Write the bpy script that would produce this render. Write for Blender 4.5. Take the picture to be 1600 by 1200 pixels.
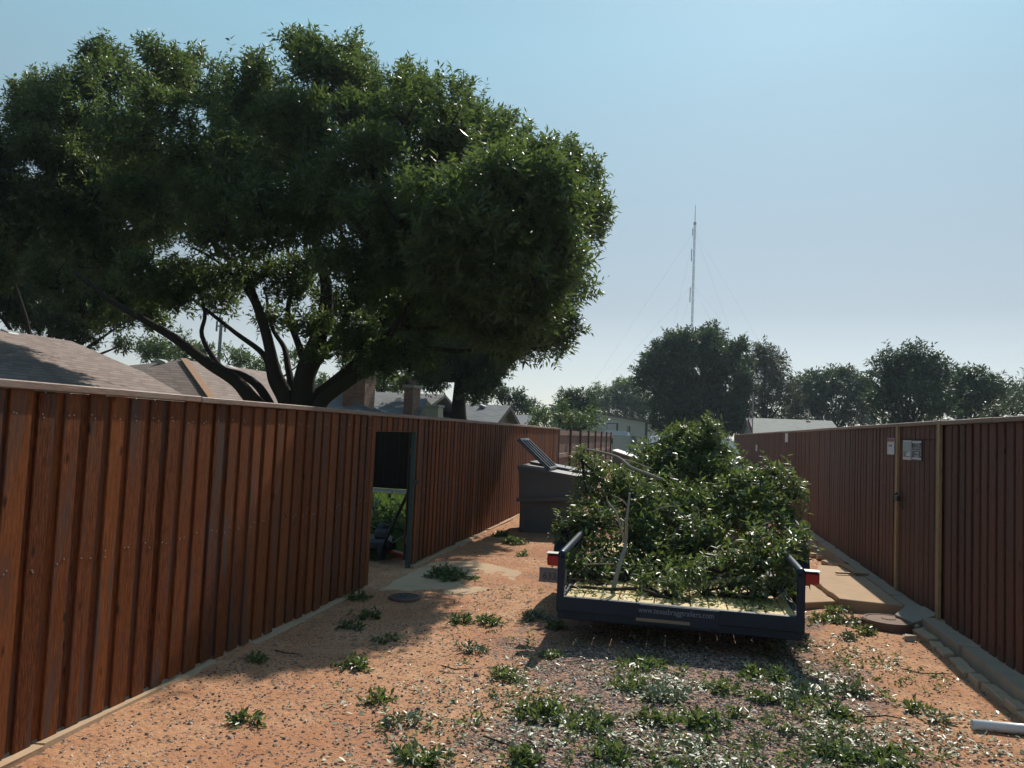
import bpy, math, random
import numpy as np
from mathutils import Vector, Matrix

# ------------------------------------------------------------------ camera, light
sc = bpy.context.scene
for o in list(bpy.data.objects): bpy.data.objects.remove(o)
FPX, EYE = 1202.0, 1.7
_Y = np.array([(1058-800)/FPX, -(685-600)/FPX, 1.0]); _Y /= np.linalg.norm(_Y)
_U = np.array([.043, 1, 0.0]); _U[2] = -(_U[0]*_Y[0]+_U[1]*_Y[1])/_Y[2]; _U /= np.linalg.norm(_U)
_X = np.cross(_U, _Y); CM = np.array([_X, _Y, _U])
cam = bpy.data.cameras.new('camera'); camo = bpy.data.objects.new('camera', cam)
sc.collection.objects.link(camo); sc.camera = camo
cam.sensor_fit = 'HORIZONTAL'; cam.sensor_width = 36; cam.lens = 36*FPX/1600
cam.clip_start = .05; cam.clip_end = 3000
r_, u_, b_ = CM[:, 0], CM[:, 1], -CM[:, 2]
camo.matrix_world = Matrix(((r_[0], u_[0], b_[0], 0), (r_[1], u_[1], b_[1], 0), (r_[2], u_[2], b_[2], EYE), (0, 0, 0, 1)))

SUN_EL, SUN_AZ = math.radians(44), math.radians(8.7)     # azimuth from +Y towards +X
world = bpy.data.worlds.new('World'); sc.world = world; world.use_nodes = True
wn = world.node_tree.nodes; wl = world.node_tree.links; wn.clear()
sky = wn.new('ShaderNodeTexSky'); sky.sky_type = 'NISHITA'; sky.sun_disc = False
sky.sun_elevation = SUN_EL; sky.sun_rotation = SUN_AZ
sky.air_density = .8; sky.dust_density = .5; sky.ozone_density = 2.0; sky.altitude = 300
bg = wn.new('ShaderNodeBackground'); bg.inputs[1].default_value = .05
# thin summer haze over the clear-sky model: a pale veil, greyer towards the horizon
tc = wn.new('ShaderNodeTexCoord'); sz = wn.new('ShaderNodeSeparateXYZ'); wl.new(tc.outputs['Generated'], sz.inputs[0])
vr = wn.new('ShaderNodeValToRGB'); wl.new(sz.outputs[2], vr.inputs[0]); ve = vr.color_ramp.elements
ve[0].position = 0; ve[0].color = (.44, .35, .23, 1); ve[1].position = .75; ve[1].color = (.13, .245, .35, 1)
q_ = ve.new(.16); q_.color = (.165, .145, .075, 1); q_ = ve.new(.46); q_.color = (.165, .335, .36, 1)
bv = wn.new('ShaderNodeBackground'); wl.new(vr.outputs[0], bv.inputs[0])
# haze scatters forwards: the veil is strong around the sun's side of the sky and thin on the far side
dt = wn.new('ShaderNodeVectorMath'); dt.operation = 'DOT_PRODUCT'; wl.new(tc.outputs['Generated'], dt.inputs[0])
dt.inputs[1].default_value = (math.sin(SUN_AZ)*math.cos(SUN_EL), math.cos(SUN_AZ)*math.cos(SUN_EL), math.sin(SUN_EL))
mr = wn.new('ShaderNodeMapRange'); mr.interpolation_type = 'SMOOTHSTEP'; wl.new(dt.outputs['Value'], mr.inputs[0])
mr.inputs[1].default_value = -.5; mr.inputs[2].default_value = .72; mr.inputs[3].default_value = .34; mr.inputs[4].default_value = 1.0
wl.new(mr.outputs[0], bv.inputs[1])
ad_ = wn.new('ShaderNodeAddShader'); wo = wn.new('ShaderNodeOutputWorld'); wl.new(sky.outputs[0], bg.inputs[0])
wl.new(bg.outputs[0], ad_.inputs[0]); wl.new(bv.outputs[0], ad_.inputs[1]); wl.new(ad_.outputs[0], wo.inputs[0])
sun = bpy.data.lights.new('sun', 'SUN'); sun.energy = 5.0; sun.angle = math.radians(.6); sun.color = (1, .93, .82)
suno = bpy.data.objects.new('sun', sun); sc.collection.objects.link(suno)
sd = Vector((math.sin(SUN_AZ)*math.cos(SUN_EL), math.cos(SUN_AZ)*math.cos(SUN_EL), math.sin(SUN_EL)))
suno.rotation_euler = sd.to_track_quat('Z', 'Y').to_euler()
sc.view_settings.view_transform = 'Standard'; sc.view_settings.look = 'None'
sc.view_settings.exposure = 0.15; sc.view_settings.gamma = 1
sc.view_settings.use_curve_mapping = False
sc.render.engine = 'CYCLES'
sc.cycles.max_bounces = 6; sc.cycles.diffuse_bounces = 4; sc.cycles.glossy_bounces = 2
sc.cycles.transmission_bounces = 3; sc.cycles.transparent_max_bounces = 6
sc.cycles.sample_clamp_indirect = 4
try: sc.cycles.use_denoising = True
except Exception: pass

RND = random.Random(7)
rng = np.random.default_rng(11)

# ------------------------------------------------------------------ helpers
def W(px, py, Y):
    """the place a pixel of the photograph looks at, at depth Y along the alley"""
    d = CM @ np.array([(px-800)/FPX, -(py-600)/FPX, 1.0]); return np.array([0, 0, EYE]) + d*(Y/d[1])
def WX(px, py, X):
    d = CM @ np.array([(px-800)/FPX, -(py-600)/FPX, 1.0]); return np.array([0, 0, EYE]) + d*(X/d[0])
def G(px, py, z=0.0):
    d = CM @ np.array([(px-800)/FPX, -(py-600)/FPX, 1.0]); return np.array([0, 0, EYE]) + d*((z-EYE)/d[2])

def tag(o, label=None, cat=None, group=None, kind=None):
    if label: o['label'] = label
    if cat: o['category'] = cat
    if group: o['group'] = group
    if kind: o['kind'] = kind
    return o
def thing(name, label, cat, loc=(0, 0, 0), group=None, rz=0):
    o = bpy.data.objects.new(name, None); o.empty_display_size = .1
    sc.collection.objects.link(o); o.location = loc; o.rotation_euler = (0, 0, rz)
    return tag(o, label, cat, group)
def npmesh(name, V, F, tone=None, smooth=False, mats=(), midx=None):
    """V (n,3); F list of tuples or (m,k) array"""
    me = bpy.data.meshes.new(name); V = np.asarray(V, dtype=np.float32)
    if isinstance(F, np.ndarray):
        m, k = F.shape; me.vertices.add(len(V)); me.vertices.foreach_set('co', V.ravel())
        me.loops.add(m*k); me.loops.foreach_set('vertex_index', F.astype(np.int32).ravel())
        me.polygons.add(m); me.polygons.foreach_set('loop_start', np.arange(0, m*k, k, dtype=np.int32))
        me.update(calc_edges=True)
    else:
        me.from_pydata([tuple(map(float, v)) for v in V], [], F); me.update()
    n = len(me.polygons)
    if tone is not None:
        a = me.attributes.new('tone', 'FLOAT', 'FACE'); a.data.foreach_set('value', np.asarray(tone, dtype=np.float32))
    if smooth: me.polygons.foreach_set('use_smooth', np.ones(n, dtype=bool))
    for mt in mats: me.materials.append(mt)
    if midx is not None and len(mats) > 1: me.polygons.foreach_set('material_index', np.asarray(midx, dtype=np.int32))
    return me
def link(name, me, parent=None, loc=None, rot=None):
    o = bpy.data.objects.new(name, me); sc.collection.objects.link(o)
    if parent is not None: o.parent = parent
    if loc is not None: o.location = loc
    if rot is not None: o.rotation_euler = rot
    return o
class MB:
    def __init__(s): s.v = []; s.f = []; s.t = []; s.m = []; s.tone = .5; s.mi = 0
    def add(s, vs, fs):
        b = len(s.v); s.v += [tuple(map(float, v)) for v in vs]; s.f += [tuple(b+i for i in f) for f in fs]
        s.t += [s.tone]*len(fs); s.m += [s.mi]*len(fs); return s
    def box(s, c, d, R=None, taper=None, jit=0, r=None):
        x, y, z = d[0]/2, d[1]/2, d[2]/2; vs = []
        for dz in (-1, 1):
            k = taper if (taper and dz > 0) else 1
            for a, b in ((-1, -1), (1, -1), (1, 1), (-1, 1)): vs.append(Vector((a*x*k, b*y*k, dz*z)))
        if jit: vs = [v+Vector([(r or RND).uniform(-jit, jit) for _ in range(3)]) for v in vs]
        if R is not None: vs = [R @ v for v in vs]
        c = Vector([float(q) for q in c])
        return s.add([v+c for v in vs], [(0, 3, 2, 1), (4, 5, 6, 7), (0, 1, 5, 4), (1, 2, 6, 5), (2, 3, 7, 6), (3, 0, 4, 7)])
    def bbox(s, lo, hi): return s.box([(a+b)/2 for a, b in zip(lo, hi)], [b-a for a, b in zip(lo, hi)])
    def bevbox(s, c, d, b=.01, R=None):
        """box with chamfered edges (44 triangles)"""
        vs = []; idx = {}
        h = [q/2 for q in d]
        for sx in (-1, 1):
            for sy in (-1, 1):
                for sz in (-1, 1):
                    for ax in range(3):
                        p = [sx*(h[0]-b), sy*(h[1]-b), sz*(h[2]-b)]; p[ax] += (sx, sy, sz)[ax]*b
                        idx[sx, sy, sz, ax] = len(vs); vs.append(Vector(p))
        fs = []
        for ax in range(3):
            o1, o2 = [q for q in range(3) if q != ax]
            for sg in (-1, 1):
                q = []
                for a, bb in ((-1, -1), (1, -1), (1, 1), (-1, 1)):
                    k = [0, 0, 0]; k[ax] = sg; k[o1] = a; k[o2] = bb; q.append(idx[k[0], k[1], k[2], ax])
                fs.append(tuple(q))
        for ax in range(3):
            o1, o2 = [q for q in range(3) if q != ax]
            for a in (-1, 1):
                for bb in (-1, 1):
                    k0 = [0, 0, 0]; k0[ax] = -1; k0[o1] = a; k0[o2] = bb; k1 = list(k0); k1[ax] = 1
                    fs.append((idx[(*k0, o1)], idx[(*k1, o1)], idx[(*k1, o2)], idx[(*k0, o2)]))
        for sx in (-1, 1):
            for sy in (-1, 1):
                for sz in (-1, 1): fs.append(tuple(idx[sx, sy, sz, ax] for ax in range(3)))
        if R is not None: vs = [R @ v for v in vs]
        c = Vector([float(q) for q in c]); vs = [v+c for v in vs]
        # orient outwards
        out = []
        for f in fs:
            p = [vs[i] for i in f]; n = (p[1]-p[0]).cross(p[2]-p[1]); m = sum(p, Vector())/len(p)-c
            out.append(f if n.dot(m) > 0 else tuple(reversed(f)))
        return s.add(vs, out)
    def tube(s, pts, rad, n=8, cap=True):
        pts = [Vector([float(q) for q in p]) for p in pts]
        if not hasattr(rad, '__len__'): rad = [rad]*len(pts)
        vs = []; fs = []; ref = Vector((0, 0, 1))
        d0 = (pts[1]-pts[0]).normalized()
        if abs(d0.dot(ref)) > .9: ref = Vector((1, 0, 0))
        u = d0.cross(ref).normalized()
        for i, p in enumerate(pts):
            d = (pts[min(i+1, len(pts)-1)]-pts[max(i-1, 0)]).normalized()
            u = (u-d*u.dot(d)).normalized(); w = d.cross(u)
            for k in range(n):
                a = 2*math.pi*k/n; vs.append(p+(u*math.cos(a)+w*math.sin(a))*rad[i])
        for i in range(len(pts)-1):
            for k in range(n):
                a, b = i*n+k, i*n+(k+1) % n; fs.append((a, b, b+n, a+n))
        if cap: fs.append(tuple(range(n-1, -1, -1))); fs.append(tuple((len(pts)-1)*n+k for k in range(n)))
        return s.add(vs, fs)
    def lathe(s, prof, c, n=20, axis='Z'):
        vs = []; fs = []; c = Vector([float(q) for q in c])
        for r, z in prof:
            for k in range(n):
                a = 2*math.pi*k/n; p = (r*math.cos(a), r*math.sin(a), z)
                if axis == 'X': p = (z, p[0], p[1])
                if axis == 'Y': p = (p[1], z, p[0])
                vs.append(Vector(p)+c)
        m = len(prof)
        for i in range(m-1):
            for k in range(n):
                a, b = i*n+k, i*n+(k+1) % n; fs.append((a, b, b+n, a+n))
        fs.append(tuple(range(n-1, -1, -1))); fs.append(tuple((m-1)*n+k for k in range(n)))
        return s.add(vs, fs)
    def prism(s, poly, axis, a, b):
        """2D polygon extruded along axis from a to b"""
        def P(p, t):
            return {'X': (t, p[0], p[1]), 'Y': (p[0], t, p[1]), 'Z': (p[0], p[1], t)}[axis]
        n = len(poly); vs = [P(p, a) for p in poly]+[P(p, b) for p in poly]
        return s.add(vs, [tuple(range(n-1, -1, -1)), tuple(range(n, 2*n))]+[(i, (i+1) % n, (i+1) % n+n, i+n) for i in range(n)])
    def obj(s, name, mat, parent=None, origin=None, smooth=False, label=None, kind=None, loc=None):
        V = np.array(s.v, dtype=float)
        if parent is not None and origin is None: origin = tuple(parent.matrix_basis.translation)
        if origin is None: origin = (0, 0, 0)
        V = V-np.array(origin, dtype=float)
        mats = mat if isinstance(mat, (list, tuple)) else [mat]
        me = npmesh(name, V, s.f, s.t, smooth, mats, s.m)
        me.validate()
        o = link(name, me, parent)
        if parent is None: o.location = origin
        if loc is not None: o.location = loc
        if label: o['label'] = label
        if kind: o['kind'] = kind
        return o
def fixn(o):
    import bmesh
    bm = bmesh.new(); bm.from_mesh(o.data); bmesh.ops.recalc_face_normals(bm, faces=bm.faces); bm.to_mesh(o.data); bm.free(); return o

def vnoise(x, y, s, seed):
    r = np.random.default_rng(seed).random((64, 64)); x = x/s; y = y/s
    xi = np.floor(x).astype(int); yi = np.floor(y).astype(int); fx = x-xi; fy = y-yi
    fx = fx*fx*(3-2*fx); fy = fy*fy*(3-2*fy)
    g = lambda a, b: r[a % 64, b % 64]
    return (g(xi, yi)*(1-fx)+g(xi+1, yi)*fx)*(1-fy)+(g(xi, yi+1)*(1-fx)+g(xi+1, yi+1)*fx)*fy

# ------------------------------------------------------------------ materials
class NT:
    def __init__(s, name):
        s.m = bpy.data.materials.new(name); s.m.use_nodes = True; s.n = s.m.node_tree.nodes; s.l = s.m.node_tree.links
        s.b = s.n['Principled BSDF']; s.out = s.n['Material Output']
    def N(s, t, **k):
        n = s.n.new(t)
        for a, v in k.items():
            if a.startswith('i_'): n.inputs[int(a[2:])].default_value = v
            else: setattr(n, a, v)
        return n
    def L(s, a, b): s.l.new(a, b)
    def coord(s, scale=(1, 1, 1), kind='Object', rand=False):
        c = s.N('ShaderNodeTexCoord'); mp = s.N('ShaderNodeMapping'); mp.inputs['Scale'].default_value = scale
        src = c.outputs[kind]
        if rand:
            oi = s.N('ShaderNodeObjectInfo'); at = s.N('ShaderNodeAttribute', attribute_name='tone')
            ad = s.N('ShaderNodeMath', operation='MULTIPLY_ADD', i_1=37.0); s.L(oi.outputs['Random'], ad.inputs[0]); s.L(at.outputs['Fac'], ad.inputs[2])
            cb = s.N('ShaderNodeCombineXYZ'); s.L(ad.outputs[0], cb.inputs[0]); s.L(ad.outputs[0], cb.inputs[1]); s.L(ad.outputs[0], cb.inputs[2])
            va = s.N('ShaderNodeVectorMath', operation='ADD'); s.L(src, va.inputs[0]); s.L(cb.outputs[0], va.inputs[1]); src = va.outputs[0]
        s.L(src, mp.inputs[0]); return mp.outputs[0]
    def noise(s, vec, scale, detail=4, rough=.55, dist=0):
        n = s.N('ShaderNodeTexNoise'); n.inputs['Scale'].default_value = scale; n.inputs['Detail'].default_value = detail
        n.inputs['Roughness'].default_value = rough; n.inputs['Distortion'].default_value = dist
        s.L(vec, n.inputs['Vector']); return n.outputs['Fac']
    def ramp(s, fac, stops):
        r = s.N('ShaderNodeValToRGB'); e = r.color_ramp.elements
        while len(e) < len(stops): e.new(.5)
        for q, (p, c) in zip(e, stops):
            q.position = p; q.color = (c, c, c, 1) if not hasattr(c, '__len__') else (*c, 1)
        s.L(fac, r.inputs[0]); return r.outputs[0]
    def mix(s, fac, a, b, mode='MIX'):
        m = s.N('ShaderNodeMix', data_type='RGBA', blend_type=mode)
        for sock, v in ((0, fac), (6, a), (7, b)):
            if isinstance(v, (int, float)): m.inputs[sock].default_value = v
            elif isinstance(v, tuple): m.inputs[sock].default_value = (*v, 1)
            else: s.L(v, m.inputs[sock])
        return m.outputs[2]
    def mathn(s, op, a, b=0.0, c=0.0):
        m = s.N('ShaderNodeMath', operation=op)
        for i, v in enumerate((a, b, c)):
            if isinstance(v, (int, float)): m.inputs[i].default_value = v
            else: s.L(v, m.inputs[i])
        return m.outputs[0]
    def bump(s, h, strength=.3, dist=.01):
        b = s.N('ShaderNodeBump'); b.inputs['Strength'].default_value = strength; b.inputs['Distance'].default_value = dist
        s.L(h, b.inputs['Height']); s.L(b.outputs[0], s.b.inputs['Normal'])
    def col(s, c):
        if isinstance(c, tuple): s.b.inputs['Base Color'].default_value = (*c, 1)
        else: s.L(c, s.b.inputs['Base Color'])
    def rough(s, r):
        if isinstance(r, (int, float)): s.b.inputs['Roughness'].default_value = r
        else: s.L(r, s.b.inputs['Roughness'])
    def set(s, **k):
        for a, v in k.items(): s.b.inputs[a.replace('_', ' ')].default_value = v
        return s

def mat_plain(name, c, rough=.6, metal=0, var=.25, scale=8, bump=.1, spec=.5):
    t = NT(name); v = t.coord(rand=True); n = t.noise(v, scale, 6, .6); n2 = t.noise(v, scale*9, 3)
    f = t.mathn('ADD', t.mathn('MULTIPLY', n, .7), t.mathn('MULTIPLY', n2, .3))
    t.col(t.mix(f, tuple(q*(1-var) for q in c), tuple(min(1, q*(1+var)) for q in c)))
    t.rough(rough); t.set(Metallic=metal); t.b.inputs['Specular IOR Level'].default_value = spec
    if bump: t.bump(f, bump, .01)
    return t.m

def mat_wood(name, c1, c2, grey, greyamt=.5, rough=.62, along='Z', spec=.5):
    """stained boards: grain along one axis, boards differ in tone, some weathered streaks, knots"""
    t = NT(name)
    sc_ = {'Z': (14, 14, 1), 'Y': (14, 1, 14), 'X': (1, 14, 14)}[along]
    v = t.coord(sc_, rand=True); vb = t.coord({'Z': (5, 5, .35), 'Y': (5, .35, 5), 'X': (.35, 5, 5)}[along], rand=True)
    vk = t.coord({'Z': (6, 6, 2.2), 'Y': (6, 2.2, 6), 'X': (2.2, 6, 6)}[along], rand=True)
    g = t.noise(v, 3.2, 8, .68, 1.2); g2 = t.noise(v, 14, 4, .7)
    oi = t.N('ShaderNodeObjectInfo'); at = t.N('ShaderNodeAttribute', attribute_name='tone')
    rr = t.mathn('FRACT', t.mathn('ADD', oi.outputs['Random'], at.outputs['Fac']))
    base = t.mix(rr, c1, c2)
    base = t.mix(t.ramp(g, [(.3, 0), (.72, 1)]), base, t.mix(.62, base, (.012, .007, .006)), 'MIX')
    fine = t.ramp(g2, [(.42, 0), (.62, 1)])
    base = t.mix(t.mathn('MULTIPLY', fine, .3), base, tuple(min(1, q*2.0) for q in c2))
    gm = t.ramp(t.noise(vb, 2.4, 5, .6, .6), [(.5, 0), (.64, 1)])
    base = t.mix(t.mathn('MULTIPLY', gm, greyamt), base, grey)
    vo = t.N('ShaderNodeTexVoronoi'); vo.inputs['Scale'].default_value = 1.5; t.L(vk, vo.inputs['Vector'])
    kn = t.ramp(vo.outputs['Distance'], [(.05, 1), (.13, 0)])
    base = t.mix(t.mathn('MULTIPLY', kn, .85), base, (.015, .008, .006))
    # soil splash near the ground
    t.col(base); t.rough(t.mathn('MULTIPLY_ADD', g, .25, rough-.1)); t.b.inputs['Specular IOR Level'].default_value = spec
    t.bump(t.mathn('ADD', g, t.mathn('MULTIPLY', g2, .5)), .5, .006)
    return t.m

def mat_leaf(name, dark, light, trans, rough=.38, spec=.5, tw=.35):
    t = NT(name); at = t.N('ShaderNodeAttribute', attribute_name='tone')
    f = at.outputs['Fac']
    c = t.mix(f, dark, light); t.col(c); t.rough(rough); t.b.inputs['Specular IOR Level'].default_value = spec
    tr = t.N('ShaderNodeBsdfTranslucent'); t.L(t.mix(f, tuple(q*.7 for q in trans), trans), tr.inputs[0])
    ms = t.N('ShaderNodeMixShader'); ms.inputs[0].default_value = tw
    t.L(t.b.outputs[0], ms.inputs[1]); t.L(tr.outputs[0], ms.inputs[2]); t.L(ms.outputs[0], t.out.inputs[0])
    return t.m

def mat_ground():
    t = NT('dirt_and_gravel'); v = t.coord()
    s = t.N('ShaderNodeSeparateXYZ'); t.L(v, s.inputs[0])
    x = s.outputs[0]
    n1 = t.noise(v, .9, 5, .6); n2 = t.noise(v, 5, 6, .65); n3 = t.noise(v, 28, 5, .7); n4 = t.noise(v, 90, 3, .6)
    dirt = t.mix(t.ramp(n2, [(.3, 0), (.7, 1)]), (.46, .235, .125), (.61, .365, .215))
    dirt = t.mix(t.ramp(n3, [(.40, 0), (.62, 1)]), t.mix(.5, dirt, (.26, .12, .06)), dirt)
    dirt = t.mix(t.mathn('MULTIPLY', t.ramp(n1, [(.42, 0), (.6, 1)]), .55), dirt, (.36, .15, .075))
    vo = t.N('ShaderNodeTexVoronoi'); vo.inputs['Scale'].default_value = 55; t.L(v, vo.inputs['Vector'])
    vo2 = t.N('ShaderNodeTexVoronoi'); vo2.inputs['Scale'].default_value = 120; t.L(v, vo2.inputs['Vector'])
    hs = t.N('ShaderNodeSeparateColor'); t.L(vo.outputs['Color'], hs.inputs[0])
    peb = t.ramp(hs.outputs[0], [(0, (.08, .06, .055)), (.45, (.24, .19, .17)), (.8, (.36, .285, .25)), (1, (.6, .52, .44))])
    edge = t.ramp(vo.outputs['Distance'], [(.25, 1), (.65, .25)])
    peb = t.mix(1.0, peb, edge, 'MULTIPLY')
    # gravel lies thickest down the middle of the alley
    cx = t.mathn('ABSOLUTE', t.mathn('SUBTRACT', x, .15))
    band = t.mathn('SUBTRACT', 1.0, t.mathn('DIVIDE', cx, 1.7))
    m = t.mathn('ADD', t.mathn('MULTIPLY', band, .75), t.mathn('MULTIPLY', t.mathn('SUBTRACT', n1, .5), 1.5))
    m = t.mathn('ADD', m, t.mathn('MULTIPLY', t.mathn('SUBTRACT', n2, .5), .9))
    gm = t.ramp(m, [(.12, 0), (.42, 1)])
    # single pebbles let the dirt show between them
    gm2 = t.mathn('MULTIPLY', gm, t.ramp(hs.outputs[1], [(.28, 0), (.4, 1)]))
    sp = t.mathn('MULTIPLY', t.ramp(hs.outputs[2], [(.86, 0), (.88, 1)]), .8)
    allm = t.mathn('MAXIMUM', gm2, sp)
    base = t.mix(t.mathn('MULTIPLY', gm, .45), dirt, (.30, .21, .17))
    base = t.mix(allm, base, peb)
    t.col(base); t.rough(.95); t.b.inputs['Specular IOR Level'].default_value = .15
    h = t.mathn('ADD', t.mathn('MULTIPLY', n3, .8), t.mathn('MULTIPLY', n4, .35))
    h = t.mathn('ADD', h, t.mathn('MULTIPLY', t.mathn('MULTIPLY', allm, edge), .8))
    t.bump(h, .9, .018)
    return t.m

def mat_shingle(name, c1, c2, axis=1):
    t = NT(name); v = t.coord()
    s = t.N('ShaderNodeSeparateXYZ'); t.L(v, s.inputs[0])
    row = t.mathn('MULTIPLY', s.outputs[2], 13.0); ri = t.mathn('FLOOR', row); rf = t.mathn('FRACT', row)
    along = t.mathn('ADD', s.outputs[0], s.outputs[1])
    tab = t.mathn('FLOOR', t.mathn('ADD', t.mathn('MULTIPLY', along, 4.0), t.mathn('MULTIPLY', ri, .37)))
    cb = t.N('ShaderNodeCombineXYZ'); t.L(tab, cb.inputs[0]); t.L(ri, cb.inputs[1])
    wn_ = t.N('ShaderNodeTexWhiteNoise', noise_dimensions='2D'); t.L(cb.outputs[0], wn_.inputs[0])
    n = t.noise(v, 40, 3); n2 = t.noise(v, .6, 3)
    f = t.mathn('ADD', t.mathn('MULTIPLY', wn_.outputs[0], .6), t.mathn('MULTIPLY', n, .4))
    c = t.mix(f, c1, c2)
    c = t.mix(t.mathn('MULTIPLY', t.ramp(rf, [(0, 1), (.22, 0)]), .8), c, tuple(q*.3 for q in c1))
    c = t.mix(t.mathn('MULTIPLY', n2, .25), c, tuple(q*.6 for q in c1))
    t.col(c); t.rough(.9); t.set(); t.b.inputs['Specular IOR Level'].default_value = .2
    t.bump(t.mathn('ADD', rf, n), .5, .02)
    return t.m

def mat_brick(name, c1, c2, mortar, sx=4.2, sz=12):
    t = NT(name); v = t.coord()
    s = t.N('ShaderNodeSeparateXYZ'); t.L(v, s.inputs[0])
    cb = t.N('ShaderNodeCombineXYZ'); t.L(t.mathn('ADD', s.outputs[0], s.outputs[1]), cb.inputs[0]); t.L(s.outputs[2], cb.inputs[1])
    b = t.N('ShaderNodeTexBrick'); b.inputs['Color1'].default_value = (*c1, 1); b.inputs['Color2'].default_value = (*c2, 1)
    b.inputs['Mortar'].default_value = (*mortar, 1); b.inputs['Scale'].default_value = sx
    b.inputs['Mortar Size'].default_value = .018; t.L(cb.outputs[0], b.inputs['Vector'])
    n = t.noise(v, 6, 4); t.col(t.mix(t.mathn('MULTIPLY', n, .5), b.outputs[0], tuple(q*.5 for q in c1)))
    t.rough(.9); t.bump(b.outputs['Fac'], -.4, .01)
    return t.m

def mat_bark(name, c1, c2, scale=1.0):
    t = NT(name); v = t.coord((9*scale, 9*scale, 1.6*scale)); n = t.noise(v, 2.5, 8, .7, 1.0)
    t.col(t.mix(n, c1, c2)); t.rough(.9); t.b.inputs['Specular IOR Level'].default_value = .2
    t.bump(n, .8, .03); return t.m

M = {}
M['board_l'] = mat_wood('red_brown_stained_board', (.070, .021, .009), (.225, .070, .021), (.075, .058, .052), .8, spec=.12)
M['board_r'] = mat_wood('dark_red_brown_board', (.090, .036, .025), (.165, .068, .045), (.09, .07, .06), .6, spec=.2)
M['board_old'] = mat_wood('weathered_board', (.17, .09, .06), (.24, .12, .08), (.17, .13, .11), .7)
M['cap'] = mat_wood('weathered_cap_rail', (.22, .125, .085), (.30, .19, .14), (.27, .21, .18), .8, along='Y')
M['teal'] = mat_wood('teal_painted_board', (.055, .13, .13), (.08, .17, .165), (.11, .13, .12), .5)
M['grey_board'] = mat_wood('grey_weathered_board', (.13, .12, .11), (.2, .18, .17), (.2, .19, .18), .6)
M['tan'] = mat_wood('new_cedar_trim', (.36, .22, .11), (.42, .26, .13), (.30, .22, .14), .4)
M['plank'] = mat_wood('yellow_pine_plank', (.58, .38, .13), (.68, .46, .17), (.42, .32, .2), .35, along='Y')
M['steel'] = mat_plain('galvanised_steel', (.33, .34, .33), .5, .6, .2, 12, .1)
M['teal_steel'] = mat_plain('green_painted_steel', (.02, .045, .043), .55, 0, .2, 12, .1)
M['navy'] = mat_plain('navy_trailer_paint', (.006, .019, .042), .42, 0, .4, 5, .08, .4)
M['rubber'] = mat_plain('tyre_rubber', (.02, .02, .02), .8, 0, .2, 20, .2, .3)
M['black'] = mat_plain('black_plastic', (.018, .018, .02), .45, 0, .2, 10, .05)
M['lidplastic'] = mat_plain('grey_lid_plastic', (.10, .095, .095), .35, 0, .3, 6, .08)
M['lens'] = mat_plain('red_lens', (.45, .012, .02), .2, 0, .1, 10, 0)
M['chrome'] = mat_plain('chrome', (.6, .6, .6), .2, 1, .05, 10, 0)
M['concrete'] = mat_plain('concrete', (.34, .29, .235), .9, 0, .22, 5, .4, .2)
M['dusty'] = mat_plain('dust_covered_concrete', (.44, .31, .20), .95, 0, .3, 4, .5, .15)
M['curb'] = mat_plain('curb_concrete', (.36, .285, .215), .92, 0, .28, 7, .5, .2)
M['brickpale'] = mat_plain('pale_brick', (.42, .31, .21), .9, 0, .25, 9, .4, .2)
M['rustiron'] = mat_plain('rusty_iron', (.16, .10, .075), .8, .2, .35, 9, .4, .3)
M['dkiron'] = mat_plain('dark_iron', (.05, .05, .055), .6, .3, .3, 12, .3)
M['pvc'] = mat_plain('white_pvc', (.72, .72, .70), .35, 0, .06, 6, .03)
M['white'] = mat_plain('white_paint', (.75, .76, .78), .3, 0, .04, 4, 0)
M['cream'] = mat_plain('cream_stone', (.45, .40, .31), .85, 0, .2, 5, .3)
M['beige'] = mat_plain('beige_metal_wall', (.46, .43, .38), .7, 0, .08, .8, 0)
M['sidewall'] = mat_plain('tan_house_wall', (.33, .27, .21), .85, 0, .15, 2, .1)
M['darktrim'] = mat_plain('dark_trim', (.05, .045, .04), .6, 0, .2, 6, 0)
M['glass'] = mat_plain('dark_glass', (.02, .025, .03), .06, 0, .1, 3, 0, .8)
M['dump'] = mat_plain('brown_grey_dumpster_paint', (.105, .105, .105), .55, .1, .35, 3, .12)
M['greenbin'] = mat_plain('dark_green_plastic', (.03, .065, .055), .45, 0, .15, 5, 0)
M['red'] = mat_plain('red_engine_plastic', (.40, .03, .02), .35, 0, .2, 8, 0)
M['towersteel'] = mat_plain('tower_steel', (.035, .035, .04), .8, 0, .15, .2, 0)
M['roofbrown'] = mat_shingle('brown_shingles', (.20, .155, .135), (.36, .285, .25))
M['roofgrey'] = mat_shingle('grey_shingles', (.16, .165, .17), (.26, .265, .27))
M['roofpale'] = mat_shingle('pale_grey_shingles', (.26, .27, .25), (.35, .36, .34))
M['ridge'] = mat_plain('orange_ridge_cap', (.36, .22, .14), .9, 0, .2, 6, .2, .2)
M['brickred'] = mat_brick('chimney_brick', (.22, .10, .07), (.33, .19, .13), (.30, .25, .2))
M['stone'] = mat_brick('stone_gable', (.30, .26, .2), (.42, .36, .27), (.3, .27, .22), 2.6)
M['bark'] = mat_bark('dark_bark', (.020, .015, .012), (.065, .050, .038))
M['twig'] = mat_bark('pale_branch_bark', (.26, .21, .16), (.55, .49, .41), 3)
M['darktwig'] = mat_bark('dark_twig_bark', (.035, .026, .02), (.09, .07, .05), 3)
M['leaf_big'] = mat_leaf('tree_leaf', (.015, .032, .018), (.12, .15, .065), (.15, .22, .045), .42, .45, .42)
M['leaf_cut'] = mat_leaf('cut_branch_leaf', (.030, .056, .020), (.135, .180, .065), (.20, .28, .06), .38, .5, .36)
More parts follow.
